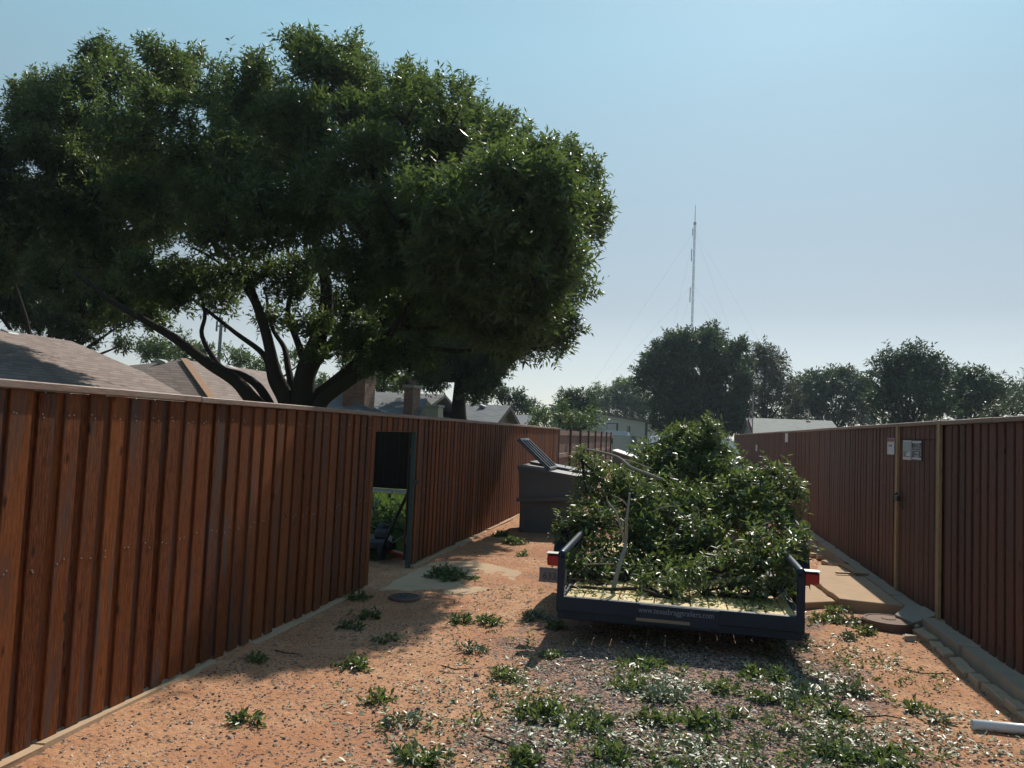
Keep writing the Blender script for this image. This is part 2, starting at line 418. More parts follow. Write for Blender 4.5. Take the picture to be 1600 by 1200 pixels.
M['leaf_far'] = mat_leaf('far_tree_leaf', (.022, .042, .024), (.060, .088, .044), (.08, .14, .04), .5, .4, .28)
M['leaf_light'] = mat_leaf('light_tree_leaf', (.040, .075, .020), (.10, .15, .04), (.16, .24, .05), .5, .4, .32)
M['leaf_grey'] = mat_leaf('grey_green_leaf', (.07, .085, .06), (.17, .19, .14), (.12, .16, .08), .5, .4, .25)
M['leaf_litter'] = mat_leaf('fallen_leaf', (.09, .12, .05), (.36, .38, .26), (.14, .2, .05), .42, .5, .12)
M['grass'] = mat_leaf('lawn_grass', (.09, .15, .025), (.20, .30, .05), (.2, .32, .05), .5, .4, .3)
M['dirt'] = mat_ground()
M['lawn'] = mat_plain('lawn_soil', (.10, .15, .035), .95, 0, .4, 3, .4, .1)
M['land'] = mat_plain('open_ground', (.10, .10, .05), .95, 0, .4, .2, .2, .1)
M['stonegrey'] = NT('loose_stone').m
t = NT('loose_gravel_stone'); at = t.N('ShaderNodeAttribute', attribute_name='tone')
t.col(t.ramp(at.outputs['Fac'], [(0, (.06, .045, .04)), (.3, (.16, .12, .10)), (.7, (.34, .24, .18)), (.9, (.45, .35, .27)), (1, (.68, .63, .57))]))
t.rough(.9); M['gravel'] = t.m
bpy.data.materials.remove(M.pop('stonegrey'))

# ------------------------------------------------------------------ foliage
def shoots_mesh(name, P, D, per, slen, llen, lwid, mat, droop=.15, seed=0, spread=1.0, tone_bias=0.0):
    """every shoot: narrow folded leaves set round a short twig; returns a mesh"""
    r = np.random.default_rng(seed); n = len(P)
    P = np.repeat(P, per, 0); D = np.repeat(D, per, 0); D = D/np.linalg.norm(D, axis=1, keepdims=True)
    k = np.tile(np.arange(per), n); tt = (k+r.random(n*per))/per
    S = slen*(.7+.6*r.random((n*per, 1)))
    base = P+D*(tt[:, None]*S)
    q = r.normal(size=(n*per, 3)); q -= (q*D).sum(1, keepdims=True)*D; q /= np.linalg.norm(q, axis=1, keepdims=True)+1e-9
    ld = D*(.35+.6*tt[:, None])+q*spread; ld[:, 2] -= droop; ld /= np.linalg.norm(ld, axis=1, keepdims=True)
    sd_ = np.cross(ld, r.normal(size=(n*per, 3))*.6+np.array([0, 0, 1.0])); sd_ /= np.linalg.norm(sd_, axis=1, keepdims=True)+1e-9
    nn = np.cross(sd_, ld)
    L = llen*(.65+.7*r.random((n*per, 1))); w = lwid*(.7+.6*r.random((n*per, 1)))/2
    mid = base+ld*L*.45+nn*w*.35
    tip = base+ld*L-nn*L*.08*r.random((n*per, 1))
    V = np.stack([base, mid+sd_*w, tip, mid-sd_*w], 1).reshape(-1, 3)
    i = np.arange(n*per)*4
    F = np.stack([np.stack([i, i+1, i+2], 1), np.stack([i, i+2, i+3], 1)], 1).reshape(-1, 3)
    st = np.repeat(r.random(n), per)
    tone = np.clip(.55*st+.45*r.random(n*per)+tone_bias, 0, 1)
    return npmesh(name, V, F, np.repeat(tone, 2), False, [mat])

def lump_shoots(lumps, density, seed, up=.55, inner=.35, rag=.22):
    """shoot positions and directions over ragged ellipsoids; lumps: (centre, (rx,ry,rz)) in metres; density per m2"""
    r = np.random.default_rng(seed); P = []; D = []
    for c, R in lumps:
        c = np.array(c); R = np.array(R); A = 4*math.pi*((R[0]*R[1]+R[0]*R[2]+R[1]*R[2])/3)
        n = max(6, int(A*density)); d = r.normal(size=(n, 3)); d /= np.linalg.norm(d, axis=1, keepdims=True)
        ph = r.random(6)*7
        wob = 1+rag*(np.sin(d[:, 0]*5+ph[0])*np.sin(d[:, 2]*6+ph[1])+.6*np.sin(d[:, 1]*9+ph[2])*np.sin(d[:, 0]*11+ph[3]))
        rad = np.where(r.random(n) < inner, r.uniform(.35, .9, n), r.uniform(.86, 1.06, n))*wob
        p = c+d*R*rad[:, None]
        dd = d*.8+np.array([0, 0, up])+r.normal(size=(n, 3))*.35
        P.append(p); D.append(dd)
    return np.concatenate(P), np.concatenate(D)

def cluster_lumps(lumps, rsub, cover, seed, flat=.75):
    """break every big lobe into leafy sprays of radius rsub set over its surface, with gaps between"""
    r = np.random.default_rng(seed); out = []
    for c, R in lumps:
        R = np.array(R); A = 4*math.pi*R.mean()**2; n = max(3, int(cover*A/(math.pi*rsub*rsub)))
        d = r.normal(size=(n, 3)); d[:, 2] = d[:, 2]*.9+.18; d /= np.linalg.norm(d, axis=1, keepdims=True)
        q = r.uniform(.55, 1.0, n)**.6; k = r.uniform(.6, 1.35, n)
        for i in range(n):
            rs = min(rsub*k[i], R.mean()*.8); p = np.array(c)+d[i]*R*q[i]*(1-.35*rs/R.mean())
            if r.random() < .26 and d[i, 2] > .05: out.append((p+np.array([0, 0, rs*.5]), (rs*.42, rs*.42, rs*1.15)))
            else: out.append((p, (rs, rs, rs*flat)))
    return out

def twigs_for(mb, lumps, per, r0, seed):
    rr = random.Random(seed)
    for c, R in lumps:
        c = Vector([float(q) for q in c])
        for _ in range(per):
            d = Vector((rr.gauss(0, 1), rr.gauss(0, 1), rr.gauss(.5, .8))).normalized()
            e = c+Vector((d.x*R[0], d.y*R[1], d.z*R[2]))*.92; s = c-Vector((0, 0, R[2]*rr.uniform(.1, .5)))
            m = (s+e)/2+Vector([rr.uniform(-.12, .12)*R[0] for _ in range(3)])
            mb.tube([s, m, e], [r0, r0*.6, r0*.2], 5, False)

def plumps(lst, Y, jy=0, seed=0, ry=1.0):
    """lumps written as (px, py, radius in px[, extra depth]) -> metres at depth Y"""
    rr = random.Random(seed); out = []
    for q in lst:
        y = Y+(q[3] if len(q) > 3 else rr.uniform(-jy, jy)); c = W(q[0], q[1], y); r = q[2]*y/FPX
        out.append((c, (r, r*ry, r)))
    return out

def make_tree(name, label, lst, Y, trunk_px, mat, density, per, slen, llen, lwid, seed, jy=1.5, group=None, tr=.2, cat='tree', ry=1.0, twn=5, fk=.4):
    lumps = plumps(lst, Y, jy, seed, ry)
    base = W(trunk_px, 690, Y); base[2] = 0
    root = thing(name, label, cat, tuple(base), group)
    sub = cluster_lumps(lumps, max(.4, 7.5*Y/FPX), .62, seed+3, .65)
    P, D = lump_shoots(sub, density*.8, seed, .7, .3, .28)
    me = shoots_mesh('crown', P-base, D, per, slen, llen, lwid, mat, seed=seed+1)
    link('crown', me, root)
    mb = MB(); cs = [Vector([float(q) for q in c]) for c, R in lumps]
    top = sum(cs, Vector())/len(cs)
    fork = Vector((base[0], base[1], max(.8, top.z*fk)))
    mb.tube([Vector(base), (Vector(base)+fork)/2+Vector((.05, 0, 0)), fork], [tr*1.3, tr, tr*.5], 10)
    mb.obj('trunk', M['bark'], root, smooth=True); mb = MB()
    for c in cs: mb.tube([fork, fork.lerp(c, .5)+Vector((0, 0, (c-fork).length*.06)), c], [tr*.55, tr*.35, tr*.12], 6, False)
    twigs_for(mb, lumps, twn, tr*.14, seed)
    mb.obj('branches', M['bark'], root, smooth=True, kind='stuff')
    return root

# ------------------------------------------------------------------ ground
def ground_z(x, y):
    x = np.asarray(x, float); y = np.asarray(y, float)
    z = (vnoise(x+50, y+50, 1.3, 1)-.5)*.035+(vnoise(x+50, y+50, .35, 2)-.5)*.016+(vnoise(x+50, y+50, .11, 3)-.5)*.008
    z += .018*np.exp(-((x-.1)/.5)**2)-.012*np.exp(-((x-1.15)/.3)**2)-.012*np.exp(-((x+1.0)/.3)**2)
    return z
ys = [0.4]
while ys[-1] < 48: ys.append(ys[-1]+max(.035, .0085*ys[-1]))
ys = np.array(ys); xs = np.linspace(-3.35, 2.62, 150)
XX, YY = np.meshgrid(xs, ys); ZZ = ground_z(XX, YY)
V = np.stack([XX, YY, ZZ], -1).reshape(-1, 3); nx = len(xs); ny = len(ys)
a = (np.arange(ny-1)[:, None]*nx+np.arange(nx-1)[None, :]).ravel()
F = np.stack([a, a+1, a+nx+1, a+nx], 1)
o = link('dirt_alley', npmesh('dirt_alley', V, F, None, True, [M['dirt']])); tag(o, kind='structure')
mb = MB(); mb.add([(-700, -60, -.06), (700, -60, -.06), (700, 1100, -.06), (-700, 1100, -.06)], [(0, 1, 2, 3)])
tag(mb.obj('ground', M['land']), kind='structure')
mb = MB(); mb.add([(-17, 3, -.03), (-3.36, 3, -.03), (-3.36, 24, -.03), (-17, 24, -.03)], [(0, 1, 2, 3)])
tag(mb.obj('lawn', M['lawn']), kind='structure')
mb = MB(); mb.bbox((-9.5, 18.2, -.02), (-4.4, 19.3, .05)); tag(mb.obj('patio_path', M['concrete']), kind='structure')
mb = MB(); mb.add([(-3.9, 7.6, -.022), (-3.36, 7.6, -.022), (-3.36, 10.2, -.022), (-4.2, 10.2, -.022)], [(0, 1, 2, 3)])
tag(mb.obj('bare_soil', M['dirt']), kind='structure')
# grass blades in the back yard, as far as the gate lets one see
n = 16000; gx = rng.uniform(-9.5, -3.5, n); gy = rng.uniform(9.5, 18.2, n)
keep = np.abs(gx+.33*gy) < 2.2; gx = gx[keep]; gy = gy[keep]; n = len(gx)
P = np.stack([gx, gy, np.full(n, -.03)], 1); D = rng.normal(size=(n, 3))*.3+[0, 0, 1]
me = shoots_mesh('grass', P, D, 3, .02, .10, .014, M['grass'], droop=-.6, seed=5)
tag(link('grass', me), 'bright green mown lawn seen through the gate opening', 'grass', kind='stuff')

# ------------------------------------------------------------------ fences
def board_mesh(name, w, h, th, mat, seed):
    """one picket standing on z=0, face towards +X, slightly eased long edges and an uneven foot"""
    r = random.Random(seed); e = .004; hw = w/2; mb = MB()
    prof = [(-th, -hw), (-e, -hw), (0, -hw+e), (0, hw-e), (-e, hw), (-th, hw)]
    rows = []
    zs = [0, h*.5, h]; bow = r.uniform(-.003, .003); sk = r.uniform(-.002, .002)
    vs = []
    for i, z in enumerate(zs):
        for x, y in prof: vs.append((x+(bow if i == 1 else 0), y+(sk if i == 1 else 0), z+(r.uniform(-.004, .004) if i == 0 else 0)))
    n = 6; fs = [tuple(range(n)), tuple(2*n+k for k in range(n-1, -1, -1))]
    for i in range(2):
        for k in range(n):
            a, b = i*n+k, i*n+(k+1) % n; fs.append((a, a+n, b+n, b))
    mb.add(vs, fs)
    me = npmesh(name, mb.v, mb.f, [0.0]*len(mb.f), False, [mat]); return me

def picket_fence(root, X, side, y0, y1, z0, z1, pitch, w, mat, near, skip=None, seed=0, back=True, cap=True, capmat=None):
    """side=+1: boards face +X; boards nearer than `near` are objects, the rest one joined part"""
    r = random.Random(seed); L = root.location
    meshes = [board_mesh('board', w-r.choice((0, .006, .014, .024, .03)), z1-z0+.0, .018, mat, seed+k) for k in range(7)]
    far = MB(); bk = MB(); nl = MB(); y = y0
    while y < y1:
        if not (skip and skip[0] < y < skip[1]):
            dz = r.uniform(-.012, .008); dx = r.uniform(-.003, .003)
            if y < near:
                if y < 11 and side > 0:
                    for zz in (z1-.12, (z0+z1)/2): nl.box((X+.001, y+r.uniform(-.03, .03), zz+r.uniform(-.02, .02)), (.004, .007, .007)); nl.box((X+.001, y-.035+r.uniform(-.01, .01), zz+r.uniform(-.02, .02)), (.004, .007, .007))
                o = link('board', r.choice(meshes), root, (X+dx*side-L.x, y-L.y, z0+dz-L.z), (r.uniform(-.004, .004), 0, 0 if side > 0 else math.pi))
            else:
                far.tone = r.random(); x0, x1 = sorted((X, X-side*.018)); far.bbox((x0+dx, y-w/2, z0+dz), (x1+dx, y+w/2, z1))
        y += pitch
    if nl.v: nl.obj('nail_heads', M['steel'], root, kind='stuff')
    if far.v: far.obj('boards', mat, root, kind='stuff')
    if back:
        y = y0+pitch/2
        while y < y1:
            if not (skip and skip[0]-pitch < y < skip[1]):
                bk.tone = r.random(); x0, x1 = sorted((X-side*.019, X-side*.034)); bk.bbox((x0, y-pitch*.42, z0+.005), (x1, y+pitch*.42, z1))
            y += pitch
        bk.obj('backing_boards', mat, root, kind='stuff')
    if cap:
        y = y0; cm = capmat or M['cap']
        while y < y1-.05:
            ln = min(2.42, y1-y); c = MB(); c.tone = r.random()
            c.bevbox((X-side*.035, y+ln/2, z1+.0215+r.uniform(-.003, .003)), (.115, ln-.004, .04), .005, Matrix.Rotation(r.uniform(-.0012, .0012), 3, 'X'))
            fixn(c.obj('cap_rail', cm, root)); y += ln
    rl = MB()
    for z in (z0+.25, (z0+z1)/2, z1-.12):
        segs = [(y0, y1)] if not skip else [(y0, skip[0]), (skip[1], y1)]
        if skip and z > z1-.2: segs = [(y0, y1)]
        for a_, b_2 in segs:
            if b_2 > a_: x0, x1 = sorted((X-side*.036, X-side*.074)); rl.bbox((x0, a_, z-.045), (x1, b_2, z+.045))
    rl.obj('rails', M['board_old'], root)

XL, XR = -3.12, 2.44
GY0, GY1 = 7.69, 9.06
lf = thing('wooden_fence', 'tall red-brown board fence along the left of the alley with an open gateway', 'fence', (XL, 8, 0))
picket_fence(lf, XL, 1, 2.15, 20.6, .03, 1.80, .168, .139, M['board_l'], 16, (GY0-.05, GY1+.05), 3)
# short boards over the gateway and jamb boards at its sides
hm = board_mesh('board', .13, .155, .018, M['board_l'], 70)
y = GY0+.06; L = lf.location
while y < GY1: link('board', hm, lf, (XL-L.x, y-L.y, 1.645)); y += .168
mb = MB(); mb.bbox((XL-.036, GY0-.04, 1.645), (XL-.02, GY1+.04, 1.80)); mb.obj('header_backing', M['board_l'], lf)
jm = board_mesh('board', .095, 1.77, .018, M['board_l'], 71)
for y in (GY0-.055, GY1+.06): link('board', jm, lf, (XL+.002-L.x, y-L.y, .03))
for y in (2.3, 4.7, 7.1, 11.5, 13.9, 16.3, 18.7):
    mb = MB(); mb.tube([(XL-.11, y, 0), (XL-.11, y, 1.76)], .03, 10); mb.obj('post', M['steel'], lf)
for k in range(20):
    y = 2.0+k*.94
    if GY0-.5 < y < GY1+.3: continue
    mb = MB(); mb.tone = RND.random(); mb.box((XL-.025, y, -.012+RND.uniform(-.012, .004)), (.16+RND.uniform(-.03, .03), .935, .07), jit=.012)
    mb.obj('concrete_footing', M['dusty'], lf)

gp = thing('gate_post', 'green painted steel post at the far side of the gateway in the left fence', 'post', (XL-.03, GY1-.07, 0))
mb = MB(); mb.tube([(XL-.03, GY1-.07, -.02), (XL-.03, GY1-.07, 1.76)], .032, 12); mb.obj('pole', M['teal_steel'], gp, smooth=False)
mb = MB(); mb.box((XL+.0, GY1-.03, 1.03), (.03, .12, .035)); mb.tube([(XL+.015, GY1-.1, 1.0), (XL+.03, GY1-.02, 1.05), (XL+.01, GY1+.05, 1.0)], .008, 6); mb.obj('latch', M['dkiron'], gp)

# gate swung back into the yard, dark edge only
gt = thing('wooden_gate', 'wooden gate of the left fence, folded back behind the boards beyond the green post', 'gate', (XL-.09, GY1+.02, 0))
gm_ = board_mesh('board', .135, 1.56, .018, M['board_l'], 72)
for k in range(7):
    link('board', gm_, gt, (-.05, .10+k*.152, .06), (0, 0, math.pi))
mb = MB()
for z in (.3, 1.4): mb.bbox((XL-.135, GY1+.06, z-.045), (XL-.10, GY1+1.14, z+.045))
mb.obj('rails', M['board_old'], gt)

# fence section further on, seen with rails and steel posts towards the alley
fb = thing('wooden_fence', 'older fence beyond the dumpster with rails and dark steel posts towards the alley', 'fence', (XL, 21, 0))
mb = MB(); y = 20.7
while y < 38.5: mb.tone = RND.random(); mb.bbox((XL-.1, y, .05), (XL-.085, y+.138, 1.80+RND.uniform(-.01, .01))); y += .143
mb.obj('boards', M['board_old'], fb, kind='stuff')
for z in (.45, 1.08, 1.71):
    y = 20.75
    while y < 38: mb = MB(); mb.tone = RND.random(); mb.bbox((XL-.084, y, z-.06), (XL-.045, y+2.35, z+.06)); mb.obj('rail', M['cap'], fb); y += 2.42
y = 20.7
while y < 39: mb = MB(); mb.tube([(XL-.02, y, 0), (XL-.02, y, 1.86)], .035, 8); mb.obj('post', M['dkiron'], fb); y += 2.42
ft = thing('wooden_fence', 'faded teal painted fence at the far end of the left side', 'fence', (XL, 39, 0))
mb = MB(); y = 39
while y < 66: mb.tone = RND.random(); mb.bbox((XL-.05, y, 0), (XL-.03, y+.17, 1.72+RND.uniform(-.02, .02))); y += .2
mb.bbox((XL-.09, 39, 1.45), (XL-.051, 66, 1.55)); mb.obj('boards', M['teal'], ft, kind='stuff')

rf = thing('wooden_fence', 'long dark red-brown board fence along the right of the alley', 'fence', (XR, 10, 0))
picket_fence(rf, XR, -1, 4.3, 7.93, .13, 1.93, .165, .137, M['board_r'], 16, None, 21)
picket_fence(rf, XR, -1, 9.50, 35.2, .13, 1.935, .165, .137, M['board_r'], 17.5, None, 22)
for y in (5.5, 13, 15.5, 18, 20.5, 23):
    mb = MB(); mb.tube([(XR+.11, y, 0), (XR+.11, y, 1.88)], .03, 10); mb.obj('post', M['steel'], rf)
# gate in the right fence, closed, between two new cedar strips
rg = thing('wooden_gate', 'closed board gate in the right fence between two pale cedar trims', 'gate', (XR, 8.7, 0))
L = rg.location; gbm = [board_mesh('board', .137, 1.66, .018, M['board_r'], 90+k) for k in range(3)]; ghm = board_mesh('board', .137, .155, .018, M['board_r'], 95)
y = 8.09
while y < 9.36:
    link('board', RND.choice(gbm), rg, (0, y-L.y, .125), (0, 0, math.pi)); link('board', ghm, rg, (.002, y-L.y, 1.80), (0, 0, math.pi)); y += .157
mb = MB(); mb.bbox((XR+.02, 7.88, .13), (XR+.036, 9.46, 1.95)); mb.obj('backing_boards', M['board_r'], rg, kind='stuff')
mb = MB(); mb.bevbox((XR+.035, 8.72, 1.957), (.115, 1.57, .04), .005); fixn(mb.obj('cap_rail', M['cap'], rg))
for y, w_ in ((7.99, .085), (9.40, .075)):
    mb = MB(); mb.bevbox((XR-.012, y, 1.03), (.03, w_, 1.83), .004); fixn(mb.obj('trim_board', M['tan'], rg, label='pale tan cedar trim board'))
mb = MB(); p = WX(1403, 778, XR-.03); mb.bevbox((XR-.045, p[1]-.02, p[2]), (.04, .16, .06), .008); mb.tube([(XR-.06, p[1]+.05, p[2]-.05), (XR-.065, p[1]+.05, p[2]+.02), (XR-.04, p[1]+.0, p[2]+.05)], .012, 6)
mb.tube([(XR-.02, p[1]-.12, p[2]-.02), (XR-.05, p[1]-.2, p[2]-.05), (XR-.04, p[1]-.24, p[2]-.10)], .009, 6); fixn(mb.obj('latch', M['black'], rg))
rw = thing('wooden_fence', 'grey weathered fence beyond the far end of the right-hand fence', 'fence', (XR-.1, 36, 0))
mb = MB(); y = 36
while y < 60: mb.tone = RND.random(); mb.bbox((XR-.12, y, 0), (XR-.10, y+.16, 1.62+RND.uniform(-.04, .03))); y += .21
mb.bbox((XR-.16, 36, 1.3), (XR-.121, 60, 1.38)); mb.obj('boards', M['grey_board'], rw, kind='stuff')
# dark fence at the back of the yard, seen through the gateway
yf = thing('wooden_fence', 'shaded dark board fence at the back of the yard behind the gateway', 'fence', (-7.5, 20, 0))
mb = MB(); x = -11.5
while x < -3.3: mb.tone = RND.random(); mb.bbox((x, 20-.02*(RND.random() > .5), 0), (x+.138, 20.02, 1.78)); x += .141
mb.obj('boards', mat_plain('shade_black_fence', (.018, .014, .013), .9, 0, .3, 6, 0, .1), yf, kind='stuff')  # shade on the brown boards, put into the colour as near-black

# curb, bricks, slabs on the right
mb = MB(); y = 4.0
while y < 34:
    ln = .9+.02*y; mb.tone = RND.random(); mb.box((XR-.045+RND.uniform(-.006, .006), y+ln/2, .035), (.20, ln-.012, .17), jit=.006); y += ln
tag(mb.obj('curb', M['curb']), kind='structure')
bk = thing('brick_edging', 'row of tilted pale bricks lying along the curb under the right fence', 'bricks', (2.2, 6, 0))
me = npmesh('brick', *(lambda q: (q.v, q.f, q.t))(MB().bevbox((0, 0, 0), (.09, .19, .06), .006)), False, [M['brickpale']])
y = 4.55; k = 0
while y < 8.0:
    x = 2.225+RND.uniform(-.015, .015)-.01*(y > 6.3)
    link('brick', me, bk, (x-2.2, y-6, .022+RND.uniform(-.012, .012)), (RND.uniform(-.06, .06), RND.uniform(-.25, .1), RND.uniform(-.12, .12)))
    y += .2 if y < 6.2 else .235; k += 1
for k in range(26):
    y = 11.3+k*.42+RND.uniform(-.1, .1)
    if y > 24: break
    link('brick', me, bk, (2.13+RND.uniform(-.09, .07)-2.2, y-6, .035+RND.uniform(-.01, .02)), (RND.uniform(-.2, .2), RND.uniform(-.25, .25), RND.uniform(-.7, .7)))
def slab(name, poly, z0, z1, mat, jag=0.0, seed=0):
    r = random.Random(seed); pts = []
    for i in range(len(poly)):
        a, b = Vector(poly[i]), Vector(poly[(i+1) % len(poly)]); n = max(1, int((b-a).length/.12)) if jag else 1
        for k in range(n):
            p = a.lerp(b, k/n)
            pts.append((p.x+(r.uniform(-jag, jag) if k else 0), p.y+(r.uniform(-jag, jag) if k else 0)))
    mb = MB(); n = len(pts); e = .008
    cx = sum(p[0] for p in pts)/n; cy = sum(p[1] for p in pts)/n
    vs = [(x, y, z0) for x, y in pts]+[(x, y, z1-e) for x, y in pts]+[(x+(cx-x)*e/1.0, y+(cy-y)*e/1.0, z1) for x, y in pts]
    fs = [tuple(range(2*n, 3*n))]+[(i, (i+1) % n, (i+1) % n+n, i+n) for i in range(n)]+[(i+n, (i+1) % n+n, (i+1) % n+2*n, i+2*n) for i in range(n)]
    mb.add(vs, fs); return mb.obj(name, mat, origin=(cx, cy, z0))
A = [G(1312, 936, .1), G(1438, 945, .1)]
o = slab('concrete_slab', [(A[0][0], A[0][1]), (2.33, 8.60), (2.33, 11.0), (1.90, 11.0), (1.62, 9.9)], -.05, .105, M['dusty'], .012, 4)
tag(o, 'raised concrete slab with a broken front edge below the right gate', 'slab')
c1 = G(1258, 940, .06)
o = slab('concrete_slab', [(c1[0], c1[1]), (A[0][0]-.02, A[0][1]+.12), (1.60, 9.9), (1.82, 10.95), (1.15, 10.8)], -.05, .05, M['dusty'], .015, 5)
tag(o, 'lower cracked concrete slab beside the right tail light of the trailer', 'slab')
o = slab('concrete_slab', [(-2.98, 7.6), (-2.1, 7.75), (-1.75, 8.4), (-1.8, 9.3), (-2.5, 9.8), (-3.0, 9.5)], -.05, .006, M['dusty'], .02, 6)
tag(o, 'worn concrete pad on the ground in front of the left gateway', 'slab')
mb = MB(); Rr = Matrix.Rotation(.5, 3, 'Z') @ Matrix.Rotation(-.28, 3, 'Y') @ Matrix.Rotation(.12, 3, 'X')
mb.prism([(-.15, -.12), (.13, -.14), (.17, .05), (.05, .16), (-.14, .1)], 'Z', -.045, .045)
mb.v = [tuple(Rr @ Vector(v)) for v in mb.v]; o = mb.obj('concrete_chunk', M['concrete'], loc=(2.27, 8.12, .09)); fixn(o)
tag(o, 'broken tilted chunk of concrete leaning against the curb at the slab corner', 'rubble')
for k, (px, py, lab) in enumerate(((1452, 990, 'small dark stone at the foot of the tilted concrete chunk'), (1421, 1003, 'flat brown stone beside the rusty meter cover'))):
    p = G(px, py); mb = MB(); mb.box((0, 0, .03), (.15, .11, .06), Matrix.Rotation(k+.4, 3, 'Z'), .75, .015); tag(mb.obj('stone', M['curb'], loc=(p[0], p[1], .0)), lab, 'stone')
# meter covers
def cover(p, r, h, mtop, label, dark=False):
    t_ = thing('meter_cover', label, 'utility cover', (p[0], p[1], 0))
    mb = MB(); mb.lathe([(r*1.06, -.03), (r*1.04, h*.8), (r*.99, h), (r*.9, h), (r*.88, h-.008)], (p[0], p[1], 0), 28); mb.obj('rim', mtop, t_, smooth=False)
    mb = MB(); mb.lathe([(r*.86, h-.02), (r*.86, h-.004), (r*.3, h+.004), (r*.28, h+.010), (r*.05, h+.010)], (p[0], p[1], 0), 24); mb.obj('lid', M['dkiron'] if dark else M['rustiron'], t_)
    return t_
p = G(1388, 968, .07); cover(p, .225, .075, M['rustiron'], 'rusty round meter cover in front of the broken slab by the right fence')
p = G(632, 932, .03); cover(p, .15, .035, M['rustiron'], 'dark round water meter lid set in a concrete ring near the left gateway', True)
# planks
for k, (a_, b_2, w_, lab) in enumerate((((1316, 881), (1342, 896), .075, 'short pale board lying on the slab against the curb, the wider of two'),
                                      ((1311, 895), (1352, 897), .035, 'thin pale lath lying across the slab, in front of the short board'),
                                      ((1308, 873), (1322, 880), .06, 'weathered grey offcut just behind the short pale board'))):
    p, q = G(*a_, .13), G(*b_2, .13); d = Vector(q-p); mb = MB()
    R = Matrix.Rotation(math.atan2(d.y, d.x), 3, 'Z'); mb.box((0, 0, 0), (d.length*(1.0 if k != 1 else 1.25), w_, .02), R)
    o = mb.obj('wood_offcut', M['tan'] if k < 2 else M['cap'], loc=tuple((p+q)/2)); tag(o, lab, 'board')
# white pipe
p = G(1519, 1132, .03); q = G(1640, 1143, .03); pp = thing('plastic_pipe', 'white plastic pipe lying on the dirt at the lower right', 'pipe', tuple(p))
mb = MB(); d = Vector(q-p).normalized(); n = 16; r0, r1 = .031, .027
u = d.cross(Vector((0, 0, 1))).normalized(); w_ = u.cross(d); L_ = .75
vs = []
for t_, r in ((0, r0), (L_, r0), (L_, r1), (0, r1)):
    for k in range(n): a = 2*math.pi*k/n; vs.append(Vector(p)+d*t_+(u*math.cos(a)+w_*math.sin(a))*r)
fs = [(i*n+k, i*n+(k+1) % n, ((i+1) % 4)*n+(k+1) % n, ((i+1) % 4)*n+k) for i in range(4) for k in range(n)]
mb.add(vs, fs); fixn(mb.obj('tube', M['pvc'], pp, smooth=True))

# signs on the right fence
def textmesh(s, size, align='CENTER', ext=.001):
    cu = bpy.data.curves.new('text', 'FONT'); cu.body = s; cu.size = size; cu.align_x = align; cu.align_y = 'CENTER'; cu.extrude = ext; cu.resolution_u = 3
    ob = bpy.data.objects.new('text', cu); sc.collection.objects.link(ob)
    dg = bpy.context.evaluated_depsgraph_get(); me = bpy.data.meshes.new_from_object(ob.evaluated_get(dg)); bpy.data.objects.remove(ob)
    return me
def text_on(s, size, mat, parent, c, R, name='lettering', sx=1.0):
    me = textmesh(s, size); me.transform(Matrix.Diagonal((sx, 1, 1, 1))); me.transform(R.to_4x4()); me.materials.append(mat)
    return link(name, me, parent, tuple(Vector([float(q) for q in c])-parent.location))
RIGHTFACE = Matrix(((0, 0, -1), (-1, 0, 0), (0, 1, 0)))    # text x -> -Y, text y -> Z, facing -X
def sign(px0, py0, px1, py1, label, base, name='sign'):
    a_, b_2 = WX(px0, py0, XR-.01), WX(px1, py1, XR-.01)
    y0, y1 = sorted((a_[1], b_2[1])); z0, z1 = sorted((a_[2], b_2[2])); t_ = thing(name, label, 'sign', (XR-.008, (y0+y1)/2, z0))
    mb = MB(); mb.bevbox((XR-.008, (y0+y1)/2, (z0+z1)/2), (.006, y1-y0, z1-z0), .001); fixn(mb.obj('panel', base, t_)); return t_, y0, y1, z0, z1
def flat(t_, name, y0, y1, z0, z1, mat, off=.0125):
    mb = MB(); mb.bbox((XR-off-.001, y0, z0), (XR-off+.001, y1, z1)); return mb.obj(name, mat, t_)
M['signwhite'] = mat_plain('sign_white', (.62, .60, .62), .5, 0, .05, 5, 0)
M['signred'] = mat_plain('sign_red', (.28, .04, .05), .5, 0, .1, 5, 0)
M['signblack'] = mat_plain('sign_black', (.03, .035, .05), .5, 0, .1, 5, 0)
M['signgreen'] = mat_plain('sign_grey_green', (.16, .22, .20), .5, 0, .15, 14, 0)
t_, y0, y1, z0, z1 = sign(1386.5, 684.5, 1397, 710.5, 'small white notice with a red header left of the right gate', M['signwhite'])
flat(t_, 'header', y0+.004, y1-.004, z1-(z1-z0)*.22, z1-.004, M['signred'])
flat(t_, 'picture', y0+(y1-y0)*.3, y1-(y1-y0)*.25, z0+(z1-z0)*.48, z0+(z1-z0)*.60, M['signgreen'])
t_, y0, y1, z0, z1 = sign(1411, 688, 1423.5, 719, 'pale grey-green picture notice on the right gate, left of the black sign', M['signwhite'])
h = z1-z0; w_ = y1-y0
flat(t_, 'picture', y0+.012, y1-.02, z0+h*.42, z1-h*.06, mat_plain('sign_sky', (.33, .39, .40), .5, 0, .15, 9, 0))
flat(t_, 'picture', y0+.02, y1-.03, z0+h*.14, z0+h*.42, M['signgreen'], .0145)
mb = MB(); mb.add([(XR-.0165, y0+.012, z0+h*.45), (XR-.0165, y0+w_*.55, z0+h*.34), (XR-.0165, y0+w_*.5, z0+h*.2), (XR-.0165, y0+.012, z0+h*.18)], [(0, 1, 2, 3)]); mb.obj('picture_highlight', M['signwhite'], t_)
